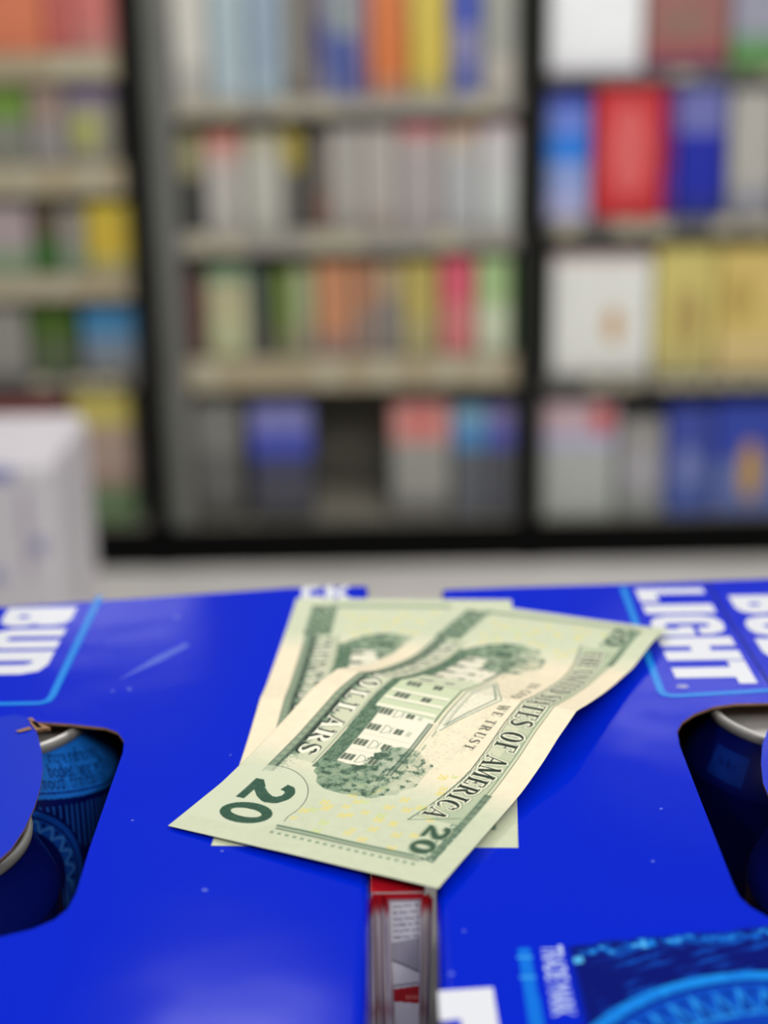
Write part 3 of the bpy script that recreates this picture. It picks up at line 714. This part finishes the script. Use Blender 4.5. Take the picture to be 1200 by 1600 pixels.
cv.blend(((rad < 19.9) & (rad > 19.4))*1.0, (4, 20, 110))
ang = np.degrees(np.arctan2(H2-32, cxs-8)); saw = abs(((ang/15.) % 1)-.5)*2
cv.blend(((rad > 16.2) & (rad < 19.2) & (abs((rad-16.4)/2.8-saw) < .2))*1.0, (60, 130, 220))
cv.blend(((rad > 18) & (rad < 19) & (saw < .18))*1.0, (2, 14, 90))
for body, s0, h0, size in (('more refreshing', 24.8, 3.5, 4.3), ('bodied lager with a', 23.8, 6.9, 4.3), ('smooth drinkability', 19.2, 9.6, 4.3), ('Our Beer', -36.5, 9.0, 2.6)):
    tt = text_tris(body, size*1.15)
    for t_ in tt:
        cv.poly([(103.7+s0+x*.6, h0-(0.0)+.135*((s0+x*.6)/SP-42)*(s0 > 0)-y) for x, y in t_], (4, 14, 84), 1)
img = cv.a
m_can = mat('can_print', (0, 0, 0), .3, metal=.1, coat=.3, attr='print')
m_alu = mat('can_aluminium', (205, 203, 200), .38, metal=.55)
def can_body():
    tt_ = np.radians(np.r_[np.arange(-180, -72, 3.0), np.arange(-72, 90, .35), np.arange(90, 180, 3.0), 180]); nth = len(tt_)-1; hs = np.r_[np.arange(0, 36, .2), 40, 50, 59, 90, 112, 117, 119]
    def rad_at(h):
        if h < 1.0: return 26.6
        if h < 14: u = (h-1)/13; return 26.6+5.7*(u*u*(3-2*u)*.35+u*.65)
        if h < 112: return 32.3
        return 32.3-(h-112)*.85
    P = np.zeros((len(hs), nth+1, 3)); C_ = np.zeros((len(hs), nth+1, 3))
    for i, h in enumerate(hs):
        t_ = tt_; r = rad_at(h)
        P[i, :, 0] = r*np.sin(t_); P[i, :, 1] = -r*np.cos(t_); P[i, :, 2] = -3-h
        jj = np.clip(((np.degrees(t_)*SP+103.7)*8).astype(int), 0, img.shape[1]-1); ii = min(int(h*8), img.shape[0]-1)
        C_[i] = img[ii, jj]
    return P/1000, C_
P, C_ = can_body()
def lathe(prof, n=64):
    v = []; f = []
    for r, z in prof:
        for k in range(n): v.append((r*sin(2*pi*k/n)/1000, -r*cos(2*pi*k/n)/1000, z/1000))
    for i in range(len(prof)-1):
        for k in range(n):
            f.append((i*n+k, (i+1)*n+k, (i+1)*n+(k+1) % n, i*n+(k+1) % n))
    return v, f
can0 = empty('beverage_can', (0, 0, T))
side = fast_grid('can_side', P, [m_can], can0); set_colours(side.data, C_.reshape(-1, 3))
v, f = lathe([(26.5, -4.2), (27.1, -3.6), (27.3, -2.2), (27.0, -1.2), (26.3, -.9), (25.7, -1.3), (25.2, -3.2), (24.2, -6.8), (22.6, -7.6), (22.0, -5.6), (10, -5.5), (.2, -5.5)])
lid = link_mesh('can_lid', v, f, [m_alu], None, can0, True)
mb = MB()
pts = [(cos(a)*8, sin(a)*11-4) for a in np.linspace(0, 2*pi, 24)[:-1]]
mb.face([(x/1000, y/1000, -.0049) for x, y in pts], m_alu)
for i in range(len(pts)): p_, q_ = pts[i-1], pts[i]; mb.face([(p_[0]/1000, p_[1]/1000, -.0049), (p_[0]/1000, p_[1]/1000, -.0053), (q_[0]/1000, q_[1]/1000, -.0053), (q_[0]/1000, q_[1]/1000, -.0049)], m_alu)
tab = mb.build('pull_tab', can0)
v, f = lathe([(28, -121.5), (24, -123.4), (22, -121), (10, -117), (.2, -116)])
base = link_mesh('can_base', v, f, [m_alu], None, can0, True)
can_spots = [(-104.5, 371, 0, 'blue can under the far end of the left handle opening, its lettering showing', 0),
             (-107.5, 305.6, -150, 'dark blue can nearer the front in the left handle opening, partly under the raised tongue', 0),
             (111, 369, 0, 'dark can under the far end of the right handle opening', 0),
             (113, 303.5, 120, 'dark can nearer the front in the right handle opening', 0)]
for i, (x, y, rz, lb, _) in enumerate(can_spots):
    if i == 0: t = can0
    else:
        t = can0.copy(); COL.objects.link(t)
        for ch in (side, lid, tab, base):
            c_ = ch.copy(); COL.objects.link(c_); c_.parent = t
    t.location = (x/1000, y/1000, T-.001); t.rotation_euler = (0, 0, radians(rz))
    tag(t, lb, 'can', 'cans inside the blue cartons')

# ================================================================== PACKET IN THE GAP
pk = empty('wrapped_packet', (0, .276, COUNTER))
cv = Canvas(15, 60, 10, (226, 224, 228))     # x from -5 to 10, depth below the top 0..60
fx = lambda x: x+5
cv.rect(0, 15, 0, 1.6, (176, 16, 30))
for k in range(6):
    yy = 3.2+k*1.45
    xx = .4
    rr = random.Random(k)
    while xx < 5.6:
        w_ = .5+rr.random()*1.6; cv.rect(fx(xx), fx(min(5.8, xx+w_)), yy-.2-xx*.08, yy+.25-xx*.08, (150, 150, 160)); xx += w_+.35
cv.rect(fx(-1), fx(7), 1.5, 2.1, (160, 156, 164))
cv.poly([(fx(-1), 11.9), (fx(7), 10.3), (fx(7), 19.4), (fx(-1), 15.2)], (168, 164, 174))
cv.poly([(fx(-1), 15.0), (fx(7), 19.2), (fx(7), 19.7), (fx(-1), 15.5)], (112, 108, 120))
cv.poly([(fx(-1), 21.9), (fx(7), 20.9), (fx(7), 21.5), (fx(-1), 22.5)], (160, 156, 162))
cv.poly([(fx(-1), 23.0), (fx(7), 21.8), (fx(7), 26.6), (fx(-1), 25.7)], (178, 10, 24))
for q in range(5): cv.rect(fx(2.8+q*.55), fx(3.15+q*.55), 24.3, 25.4, (224, 120, 112))
cv.rect(0, 15, 40, 46, (178, 10, 24))
img = cv.a[::2, ::2]
hh, ww = img.shape[:2]
gx, gz = np.meshgrid((np.arange(ww)+.5)/5-5, -(np.arange(hh)+.5)/5)
P = np.stack([gx/1000, np.full_like(gx, -.0001), T-.0006-COUNTER+gz/1000], -1)
keep = (gx[0] > -4.0) & (gx[0] < 6.9)
m_pk = mat('packet_print', (0, 0, 0), .35, attr='print')
o = fast_grid('printed_face', P[:, keep], [m_pk], pk); set_colours(o.data, img[:, keep].reshape(-1, 3))
m_pkw = mat('packet_white', (210, 208, 212), .4)
mb = MB(); mb.box(-.0041, .0070, 0, .055, 0.0003, T-COUNTER-.0006, m_pkw, .0008); mb.box(-.0041, .0070, 0.0002, .055, T-COUNTER-.0006, T-COUNTER-.0004, mat('packet_red', (176, 16, 30), .35)); mb.build('packet_body', pk)
# folded film at both edges; its reflected streaks and red top are painted in
def film(name, xa_t, xb_t, xa_b, xb_b, seed, label):
    nz, nx = 120, 26; P = np.zeros((nz, nx, 3)); Cc = np.zeros((nz, nx, 3)); r = random.Random(seed)
    tones = [(172, 160, 158), (196, 190, 188), (136, 116, 120), (158, 142, 144), (208, 202, 198), (124, 102, 108), (178, 170, 170), (214, 208, 206)]
    cols = [tones[(j//3+seed) % len(tones)] for j in range(nx)]
    for i in range(nz):
        d = i*.5; u = i/(nz-1)
        for j in range(nx):
            w_ = j/(nx-1); k = min(1, d/34)
            xa = xa_t+(xa_b-xa_t)*k; xb = xb_t+(xb_b-xb_t)*k
            P[i, j] = ((xa+(xb-xa)*w_)/1000, -.0004-.0016*abs(sin(w_*pi*2.5+seed))-.0006*sin(w_*9+u*3), T-.0005-COUNTER-d/1000)
            base_ = np.array(cols[j], float); red = np.array((196, 22, 24) if (j//3) % 2 == 0 else (150, 18, 26), float)
            f_ = min(1, max(0, (4.2+sin(j*1.3)*.8-d)/2.0)); f2 = .25*max(0, 1-abs(d-27)/3.0)
            c_ = np.minimum(base_*1.12, 240)*(1-f_)+red*f_; c_ = c_*(1-f2)+np.array((120, 20, 34))*f2
            Cc[i, j] = np.clip(c_, 0, 255)
    o = fast_grid(name, P, [mat('wrap_film', (0, 0, 0), .15, coat=.6, attr='print', coat_rough=.05)], pk)
    set_colours(o.data, Cc.reshape(-1, 3)/255.0); o['label'] = label
    return o
film('film_fold', -4.25, -.3, -4.3, .6, 1, 'streaky clear film fold with red at the top')
film('film_fold', 6.1, 8.6, 5.3, 7.3, 4, 'streaky clear film fold on the right')
tag(pk, 'narrow red and white packet in clear film wedged between the blue cartons', 'packet')

# ================================================================== BANKNOTES
FRONT = (((-48.90,302.88,0.70),(-43.72,312.71,0.98),(-38.53,322.52,1.37),(-33.39,332.30,2.60),(-28.26,342.04,4.11),(-23.16,351.74,6.00),(-18.08,361.43,7.99),(-12.92,371.27,8.15),(-7.96,380.59,4.64),(-2.89,390.17,2.13),(2.20,399.87,0.45),(7.28,409.76,0.42),(12.32,419.68,0.42),(17.33,429.63,0.42),(22.35,439.57,0.42)),
((9.56,271.75,2.81),(14.80,281.60,3.08),(20.02,291.46,3.09),(25.23,301.32,3.16),(30.42,311.17,3.78),(35.56,320.97,5.19),(40.63,330.64,7.44),(45.75,340.40,9.09),(50.87,350.10,7.09),(55.99,359.89,5.60),(61.11,369.73,4.45),(66.21,379.61,3.70),(71.21,389.55,4.29),(76.24,399.49,4.18),(81.23,409.21,2.10)))
ys = np.linspace(294.9, 367.7, 8); yr = np.linspace(291.9, 362.9, 8)
BACK = (tuple((x, y, z) for x, y, z in zip((-38.61,-37.86,-37.08,-36.28,-35.47,-34.68,-33.87,-33.05), ys, (.2,.15,.12,.12,.2,.5,1.19,2.05)))+
 ((-32.26,378.72,0.94),(-31.47,389.82,0.58),(-30.67,400.92,0.40),(-29.87,412.03,0.22),(-29.07,423.13,0.12),(-28.27,434.23,0.12),(-27.49,445.33,0.12)),
 tuple((x, y, .12) for x, y in zip((27.49,28.27,29.05,29.85,30.65,31.45,32.25,33.06), yr))+
 ((33.86,374.02,0.12),(34.66,385.12,0.14),(35.46,396.23,0.15),(36.27,407.34,0.15),(37.07,418.45,0.14),(37.86,429.56,0.12),(38.65,440.68,0.12)))

def note_design():
    BW, BH = 156.0, 66.3
    paper = (228, 229, 202)
    cv = Canvas(BW, BH, 10, paper); X, Y = cv.X, cv.Y
    ink, ink2, dark = (70, 104, 84), (120, 146, 120), (44, 66, 54)
    # paper tint: green ends, peach middle, fine fibres
    mid = np.clip((X-26)/16, 0, 1)*np.clip((128-X)/14, 0, 1)
    cv.blend(mid*.9, (244, 230, 200)); cv.blend((1-mid)*.8, (201, 209, 180))
    fib = vnoise(X, Y, .35, 21)*.5+vnoise(X, Y, 1.5, 22)*.5
    cv.a *= (1-.05*(fib-.5))[..., None]
    # yellow scattered numerals at both ends
    r = random.Random(5)
    two = [(0, .75), (.12, 1), (.4, 1), (.5, .75), (.1, .1), (.5, .1)]
    def tiny(x, y, s_, col):
        cv.line([(x+a*s_, y+b_*s_) for a, b_ in two], .28*s_/1.3, col, .75)
        cv.line([(x+s_*(.85+.22*cos(q)), y+s_*(.52+.48*sin(q))) for q in np.linspace(0, 2*pi, 9)], .28*s_/1.3, col, .75)
    cell = 3.6
    for i in range(60):
        for j in range(20):
            x = 6+i*cell+r.uniform(-2, 2); y = 11+j*cell+r.uniform(-2, 2)
            if y > 55: continue
            right_end = (121 < x < 145 and 22 < y < 52) or (112 < x < 124 and 43 < y < 50)
            left_end = 9 < x < 30 and 14 < y < 53 or (28 < x < 38 and 42 < y < 48)
            if (x < 131 and y < 24) and right_end: continue
            if (right_end or left_end) and r.random() < .7:
                tiny(x, y, r.choice((1.3, 1.6, 1.9)), (232, 214, 124) if r.random() < .75 else (204, 218, 140))
    # ---- lower border with TWENTY DOLLARS
    cv.rect(7, 126.5, 6.6, 9.2, ink2, .55)
    cv.rect(7, 126.8, 6.55, 6.8, dark, .85)
    x = 7.2
    while x < 126.2: cv.rect(x, x+.26, 6.9, 8.2, ink, .8); x += .52
    cv.rect(7, 126, 8.3, 9.25, dark, .8)
    cv.rect(30, 119.5, 9.2, 16.3, (198, 206, 176), .75)
    cv.rect(30, 119.8, 15.9, 16.15, ink, .8)
    sh = vnoise(X, Y, .5, 31)
    cv.blend(((Y > 9.2) & (Y < 11.4) & (X > 31) & (X < 118))*np.clip((11.4-Y)/2.2, 0, 1)*.8, ink)
    def word(w, centres, y0, h, wd, face, shadow):
        for ch, cx in zip(w, centres):
            adv, _ = glyph(ch); x0 = cx-adv*wd/2
            for dx_, dy_ in ((-.55, -.75), (-.35, -.45), (.35, -.6), (-.45, .1)):
                for lp in place(ch, x0+dx_, y0+dy_, wd, h)[1]: cv.fill(lp, shadow)
            for lp in place(ch, x0, y0, wd, h)[1]: cv.fill(lp, face)
    word('DOLLARS', (76, 83, 89.8, 96.2, 102.4, 108.6, 114.6), 9.7, 5.2, 6.4, (244, 242, 220), (30, 46, 38))
    word('TWENTY', (35.5, 42.5, 50, 56.6, 63, 69), 9.9, 4.9, 6.2, (240, 238, 214), dark)
    # stippled fade beyond the end of the word
    cv.blend(((X > 117) & (X < 126) & (Y > 8.5) & (Y < 13.5) & (vnoise(X, Y, .3, 41) > .35+.05*(Y-8.5)*2+.03*(X-117)))*.7, ink2)
    # ---- vignette: hedge, trees, house
    F1 = vnoise(X, Y, .55, 51)*.45+vnoise(X, Y, .28, 52)*.55; F2 = vnoise(X, Y, 2.4, 53)
    oval = lambda cx, cy, rx, ry: ((X-cx)/rx)**2+((Y-cy)/ry)**2
    hedge = ((Y > 16.6) & (Y < 21.0+1.4*(F2-.5)) & (X > 36) & (X < 121)) | ((oval(79, 29, 50, 14.2) < 1) & (Y < 22) & (Y > 16.4))
    cv.blend(hedge*1.0, (112, 138, 112)); cv.blend(hedge*np.clip((F1-.35)*3.5, 0, 1)*.85, (72, 102, 80)); cv.blend(hedge*np.clip((F1-.6)*5, 0, 1)*.6, (48, 74, 58))
    # house walls
    wall = (242, 236, 214)
    cv.rect(40, 118, 20.8, 35.6, wall)
    cv.rect(40, 118, 20.6, 20.9, ink, .7)
    # lawn behind the trees
    for sx in (1, -1):
        XX = 79+sx*(X-79)
        tree = (oval(79+sx*36.5, 30, 13.8, 13.2) < 1+.25*(F2-.5)) & (Y > 16.8) & ((XX > 116.5-7*np.clip((Y-27)/9, 0, 1)-1.5*(F2-.5)) )
        crown = (oval(79+sx*35.5, 35.0, 9.5+2.5*(F2-.5), 7.2+2.5*(F1-.5)) < 1) & (XX > 106)
        t_ = (tree | crown)
        dens = np.clip(1.25-.055*np.clip(Y-24, 0, 99)+.5*(F2-.5), 0, 1)
        cv.blend(t_*.9*dens, (136, 158, 130)); k_ = vnoise(X, Y, 1.3, 54)*.55+F1*.45; cv.blend(t_*np.clip((k_-.40-.18*(1-dens))*6, 0, 1)*.75, (92, 120, 98)); cv.blend(t_*np.clip((k_-.56-.1*(1-dens))*7, 0, 1)*.8, (52, 80, 62))
    # windows
    def win(x, y0, y1, w_=2.6, rows=3):
        cv.rect(x-w_/2, x+w_/2, y0, y1, (104, 118, 98))
        for q in range(rows+1): yy = y0+(y1-y0)*q/rows; cv.rect(x-w_/2, x+w_/2, yy-.12, yy+.12, wall, .8)
        for q in (-.33, 0, .33): cv.rect(x+q*w_-.09, x+q*w_+.09, y0, y1, (52, 64, 52), .9)
    for sx in (1, -1):
        for cx in (35.2, 28.6, 21.8, 15.0):
            x = 79+sx*cx
            win(x, 20.9, 24.3); win(x, 28.2, 30.4, 2.3, 2)
            cv.line(ell(x, 25.2, 1.7, 1.9, 0, pi, 9), .16, ink, .8); cv.line([(x-1.7, 25.2), (x+1.7, 25.2)], .16, ink, .8)
            cv.line([(x-1.5, 27.4), (x+1.5, 27.4)], .22, ink2, .8)
            cv.rect(x-1.0, x+1.0, 31.4, 32.6, ink2, .35)
            cv.line([(x+3.4*sx, 21), (x+3.4*sx, 34)], .1, ink2, .5)
        # cornice and balustrade
        a_, c_ = (95, 118) if sx == 1 else (40, 63)
        cv.rect(a_, c_, 34.6, 34.9, dark, .7); cv.rect(a_, c_, 35.7, 36.0, dark, .75); cv.rect(a_, c_, 34.9, 35.7, ink2, .45)
        x = a_
        while x < c_: cv.rect(x, x+.18, 34.95, 35.7, dark, .5); x += .45
        for q in range(4): cv.rect(a_+2+q*6, a_+4.6+q*6, 37.4, 38.0, ink2, .5)
        cv.rect(a_, c_, 36.6, 36.8, ink2, .5)
    # portico
    cv.poly([(65.5, 18.6), (92.5, 18.6), (93.8, 36.4), (64.2, 36.4)], (206, 216, 180))
    for x in (66, 70, 74.2, 83.8, 88, 92): cv.rect(x-.75, x+.75, 19, 35, (238, 236, 210)); cv.rect(x+.6, x+.8, 19, 35, ink, .6)
    for x in (72, 79, 86): win(x, 21, 25, 2.6); win(x, 28.4, 31, 2.2, 2)
    cv.rect(64.5, 93.5, 18.3, 18.8, ink, .8)
    cv.rect(63.6, 94.4, 35.6, 36.0, dark, .85); cv.rect(63.6, 94.4, 36.9, 37.1, ink, .6)
    ped = [(62.8, 38.4), (95.8, 38.4), (79.2, 46.2)]
    cv.poly([(61.5, 37.3), (97, 37.3), (97, 38.4), (79.2, 47.2), (61.5, 38.4)], (240, 234, 210))
    cv.line([(61.8, 38.3), (79.2, 47.0), (96.8, 38.3)], .3, ink, .8); cv.line([(61.5, 37.3), (97, 37.3)], .28, ink, .8)
    cv.line([(64.4, 38.9), (79.2, 45.6), (94.2, 38.9), (64.4, 38.9)], .22, ink, .7)
    for q in range(44):
        f_ = q/43
        for (ax, ay), (bx, by) in (((64.2, 38.8), (79.2, 45.7)), ((79.2, 45.7), (94.4, 38.8)), ((64.2, 38.6), (94.4, 38.6))):
            x, y = ax+(bx-ax)*f_, ay+(by-ay)*f_
            cv.rect(x-.1, x+.1, y-.5, y+.1, dark, .6)
    # sky lines round the roof
    sky = (oval(79, 40, 40, 9) < 1) & (Y > 37.5)
    cv.blend(sky*(vnoise(X, Y, .5, 61) > .6)*.12, ink2)
    # ---- motto
    def small(w, x0, x1, yf, h, col):
        ws = [glyph(c)[0] if c != ' ' else .45 for c in w]; k = (x1-x0)/(sum(ws)+.12*len(w)); x = x0
        for c, a_ in zip(w, ws):
            if c != ' ':
                rot = math.atan((yf(x+.5)-yf(x-.5)))
                for lp in place(c, x, yf(x), k, h, rot)[1]: cv.fill(lp, col, .92)
            x += (a_+.12)*k
    arc = lambda x: 48.4-.0028*(x-79)**2
    small('WE TRUST', 81.2, 101.5, lambda x: arc(x)-.8, 2.7, (74, 80, 66))
    small('IN GOD', 57.5, 76.5, lambda x: arc(x)-.8, 2.7, (74, 80, 66))
    # ---- upper ribbon
    base_ = lambda x: 52.9-4.0*np.clip((abs(x-79)-28)/26, 0, 1)**1.6
    bX = base_(X)
    cv.blend(((X > 25) & (X < 131.5) & (Y > bX-.4) & (Y < 60.2))*.55, (184, 198, 164))
    cv.blend(((X > 25) & (X < 131.5) & (Y > bX+3.2) & (Y < 59.4))*.2, ink2)
    cv.line([(x, base_(x)-.9) for x in np.linspace(24.5, 133.5, 60)], .3, dark, .85)
    cv.line([(x, base_(x)-.3) for x in np.linspace(26, 131, 60)], .14, ink, .7)
    cv.rect(30, 128, 59.3, 59.55, ink, .85); cv.rect(33, 125, 60.2, 60.45, dark, .75)
    cv.line([(133.4, base_(133)-.9), (128.5, 58.5)], .25, dark, .6); cv.line([(24.6, base_(25)-.9), (29.5, 58.5)], .25, dark, .6)
    w = 'THE UNITED STATES OF AMERICA'
    ws = [glyph(c)[0] if c != ' ' else .42 for c in w]; k = (130.2-27.5)/(sum(ws)+.03*len(w)); x = 27.5
    for pas in range(3):
        x = 27.5
        for c, a_ in zip(w, ws):
            if c != ' ':
                y0 = float(base_(x+a_*k/2))+.15; hgt = 5.6 if abs(x-79) < 30 else 5.2
                rot = math.atan(float(base_(x+.5+a_*k/2)-base_(x-.5+a_*k/2)))*.8
                if pas == 0:
                    for dx_, dy_ in ((-.6, -.45), (.6, -.45), (-.6, .45), (.6, .45), (0, -.75), (0, .75)):
                        for lp in place(c, x+dx_, y0+dy_, k, hgt, rot)[1]: cv.fill(lp, (132, 150, 124))
                elif pas == 1:
                    for dx_, dy_ in ((-.45, -.25), (.45, -.25), (-.45, .25), (.45, .25), (0, -.5), (0, .5)):
                        for lp in place(c, x+dx_, y0+dy_, k, hgt, rot)[1]: cv.fill(lp, (236, 234, 208))
                else:
                    for lp in place(c, x, y0, k, hgt, rot)[1]: cv.fill(lp, (36, 52, 40))
            x += (a_+.03)*k
    # ribbon border ticks near the right end
    for a_, c_ in ((117, 146.5), (9, 36)):
        cv.rect(a_, c_, 58.9, 60.9, ink2, .6); x = a_
        while x < c_: cv.rect(x, x+.26, 59.1, 60.7, dark, .7); x += .52
    # ---- corner numerals (small)
    def num(x, y, wd, h, col, shade, rot=0.0):
        for g, dx_ in (('2', 0), ('0', .95)):
            for ex, ey in ((-.4, -.5), (.5, -.3), (-.3, .4)):
                for lp in place(g, x+dx_*wd*1.02+ex, y+ey, wd, h, rot)[1]: cv.fill(lp, shade, .8)
        for g, dx_ in (('2', 0), ('0', .95)):
            for lp in place(g, x+dx_*wd*1.02, y, wd, h, rot)[1]: cv.fill(lp, col)
    tex = (vnoise(X, Y, .45, 71) > .45)
    cv.blend(((X > 131.5) & (X < 148) & (Y > 57.6) & (Y < 61))*tex*.55, ink)
    num(133.4, 53.6, 6.6, 5.2, (58, 88, 68), (150, 168, 140))
    cv.blend(((X > 7) & (X < 24) & (Y > 52.6) & (Y < 60))*.5, ink2); num(9, 53.4, 7.2, 5.4, (60, 88, 70), (196, 204, 176))
    cv.blend(((X > 6.5) & (X < 30) & (Y > 5.6) & (Y < 13.6))*.75, (118, 142, 116)); cv.blend(((X > 6.5) & (X < 30) & (Y > 5.6) & (Y < 13.6))*tex*.5, dark)
    num(8.6, 6.2, 10.2, 6.6, (90, 120, 96), (196, 206, 178))
    # ---- short side borders
    cv.rect(146.3, 147.0, 22.5, 56, ink, .85); cv.rect(147.2, 147.5, 22.8, 57, ink2, .9); cv.rect(147.7, 148.1, 23, 58, dark, .8)
    cv.line([(146.6, 56), (147.4, 60.6), (141, 60.8)], .5, ink, .8)
    y = 22.6
    while y < 58: cv.rect(149.2, 150.0, y, y+.9, ink2, .9); y += 1.9
    cv.rect(148.6, 148.75, 22.4, 60, ink2, .7)
    cv.rect(5.4, 7.4, 11, 58, ink2, .55); cv.rect(5.2, 5.6, 11, 59, dark, .8); cv.rect(6.8, 7.3, 12, 58, dark, .75)
    # ---- large numeral in the lower right corner
    clear = ((X-138.5)/14.8)**2+((Y-9.5)/13.8)**2
    in_c = (clear < 1) & (X > 124) & (X < 150) & (Y < 23.4)
    cv.blend(in_c*.7, (212, 218, 192))
    lp_ = [(138.5+14.8*cos(q), 9.5+13.8*sin(q)) for q in np.linspace(pi*.42, pi*1.07, 40)]
    cv.line([(144.6, 23.2)]+lp_, .22, (96, 104, 86), .9)
    G2 = (48, 84, 66)
    cv.line([(131.3, 15.2), (131.7, 16.9), (133.2, 17.9), (135.2, 17.8), (137.0, 16.4), (137.2, 14.4), (135.8, 12.2), (133.6, 10.0), (132.0, 8.2)], [2.5, 2.5, 2.4, 2.5, 2.9, 3.0, 2.8, 2.5, 2.2], G2)
    cv.rect(130.0, 138.9, 6.9, 9.1, G2); cv.poly([(130.0, 6.9), (130, 9.0), (132.5, 11), (134.6, 9.2), (133, 7)], G2)
    cv.fill([ell(144.3, 13.1, 4.5, 6.4)[:-1], ell(144.3, 13.1, 1.75, 3.9)[:-1]], G2)
    n_ = ((abs(cv.a-np.array(G2)/255).sum(-1)) < .02)*(vnoise(X, Y, .5, 81) > .6)*.25
    cv.blend(n_, (90, 122, 100))
    return cv.a
print('drawing note'); DESIGN = note_design()

def catmull(P_, t):                         # P_: (n,3) stations, t in 0..n-1
    n = len(P_); i = np.clip(np.floor(t).astype(int), 0, n-2); f_ = (t-i)[:, None]
    p1, p2 = P_[i], P_[i+1]
    p0 = np.where((i > 0)[:, None], P_[np.maximum(i-1, 0)], 2*p1-p2)
    p3 = np.where((i < n-2)[:, None], P_[np.minimum(i+2, n-1)], 2*p2-p1)
    return .5*((2*p1)+(-p0+p2)*f_+(2*p0-5*p1+4*p2-p3)*f_**2+(-p0+3*p1-3*p2+p3)*f_**3)
def banknote(name, stations, ppm, lift, label, seed):
    A = np.array(stations)                  # (2, 15, 3)
    step = int(round(10/ppm))
    a = DESIGN; H0, W0 = a.shape[:2]; h, w = H0//step, W0//step
    a = a[:h*step, :w*step].reshape(h, step, w, step, 3).mean((1, 3))
    u = np.linspace(0, 156, w); v = np.linspace(0, 66.3, h)
    k = (156-u)/156*14
    def edge(E_):
        out = np.zeros((len(k), 3)); near = k <= 7
        out[near] = catmull(E_[:8], k[near]); out[~near] = catmull(E_[7:], k[~near]-7); return out
    Lc, Rc = edge(A[0]), edge(A[1])
    P = Lc[None]+(Rc-Lc)[None]*(v/66.3)[:, None, None]
    U, V = np.meshgrid(u, v)
    wob = (vnoise(U, V, 14, seed)-.5)*.35+(vnoise(U, V, 5, seed+1)-.5)*.12   # slight rumple of used paper
    P[..., 2] += wob*np.clip(P[..., 2]/3, 0, 1)+lift
    # worn outline
    P = P/1000; P[..., 2] += T
    o = fast_grid(name, P, [mat('note_paper', (0, 0, 0), .62, spec=.3, attr='print', bump=.00003, bscale=1500)])
    set_colours(o.data, a.reshape(-1, 3))
    # origin at the note
    c = Vector((float(P[..., 0].mean()), float(P[..., 1].mean()), T))
    o.data.transform(Matrix.Translation(-c)); o.location = c
    so = o.modifiers.new('paper', 'SOLIDIFY'); so.thickness = .00009; so.offset = -1
    tag(o, label, 'banknote', 'twenty dollar bills')
    return o
banknote('banknote', BACK, 2.5, 0.0, 'twenty dollar bill lying underneath, pointing straight away, mostly covered', 90)
banknote('banknote', FRONT, 5, 0.1, 'twenty dollar bill on top, creased across its middle and turned aslant', 95)
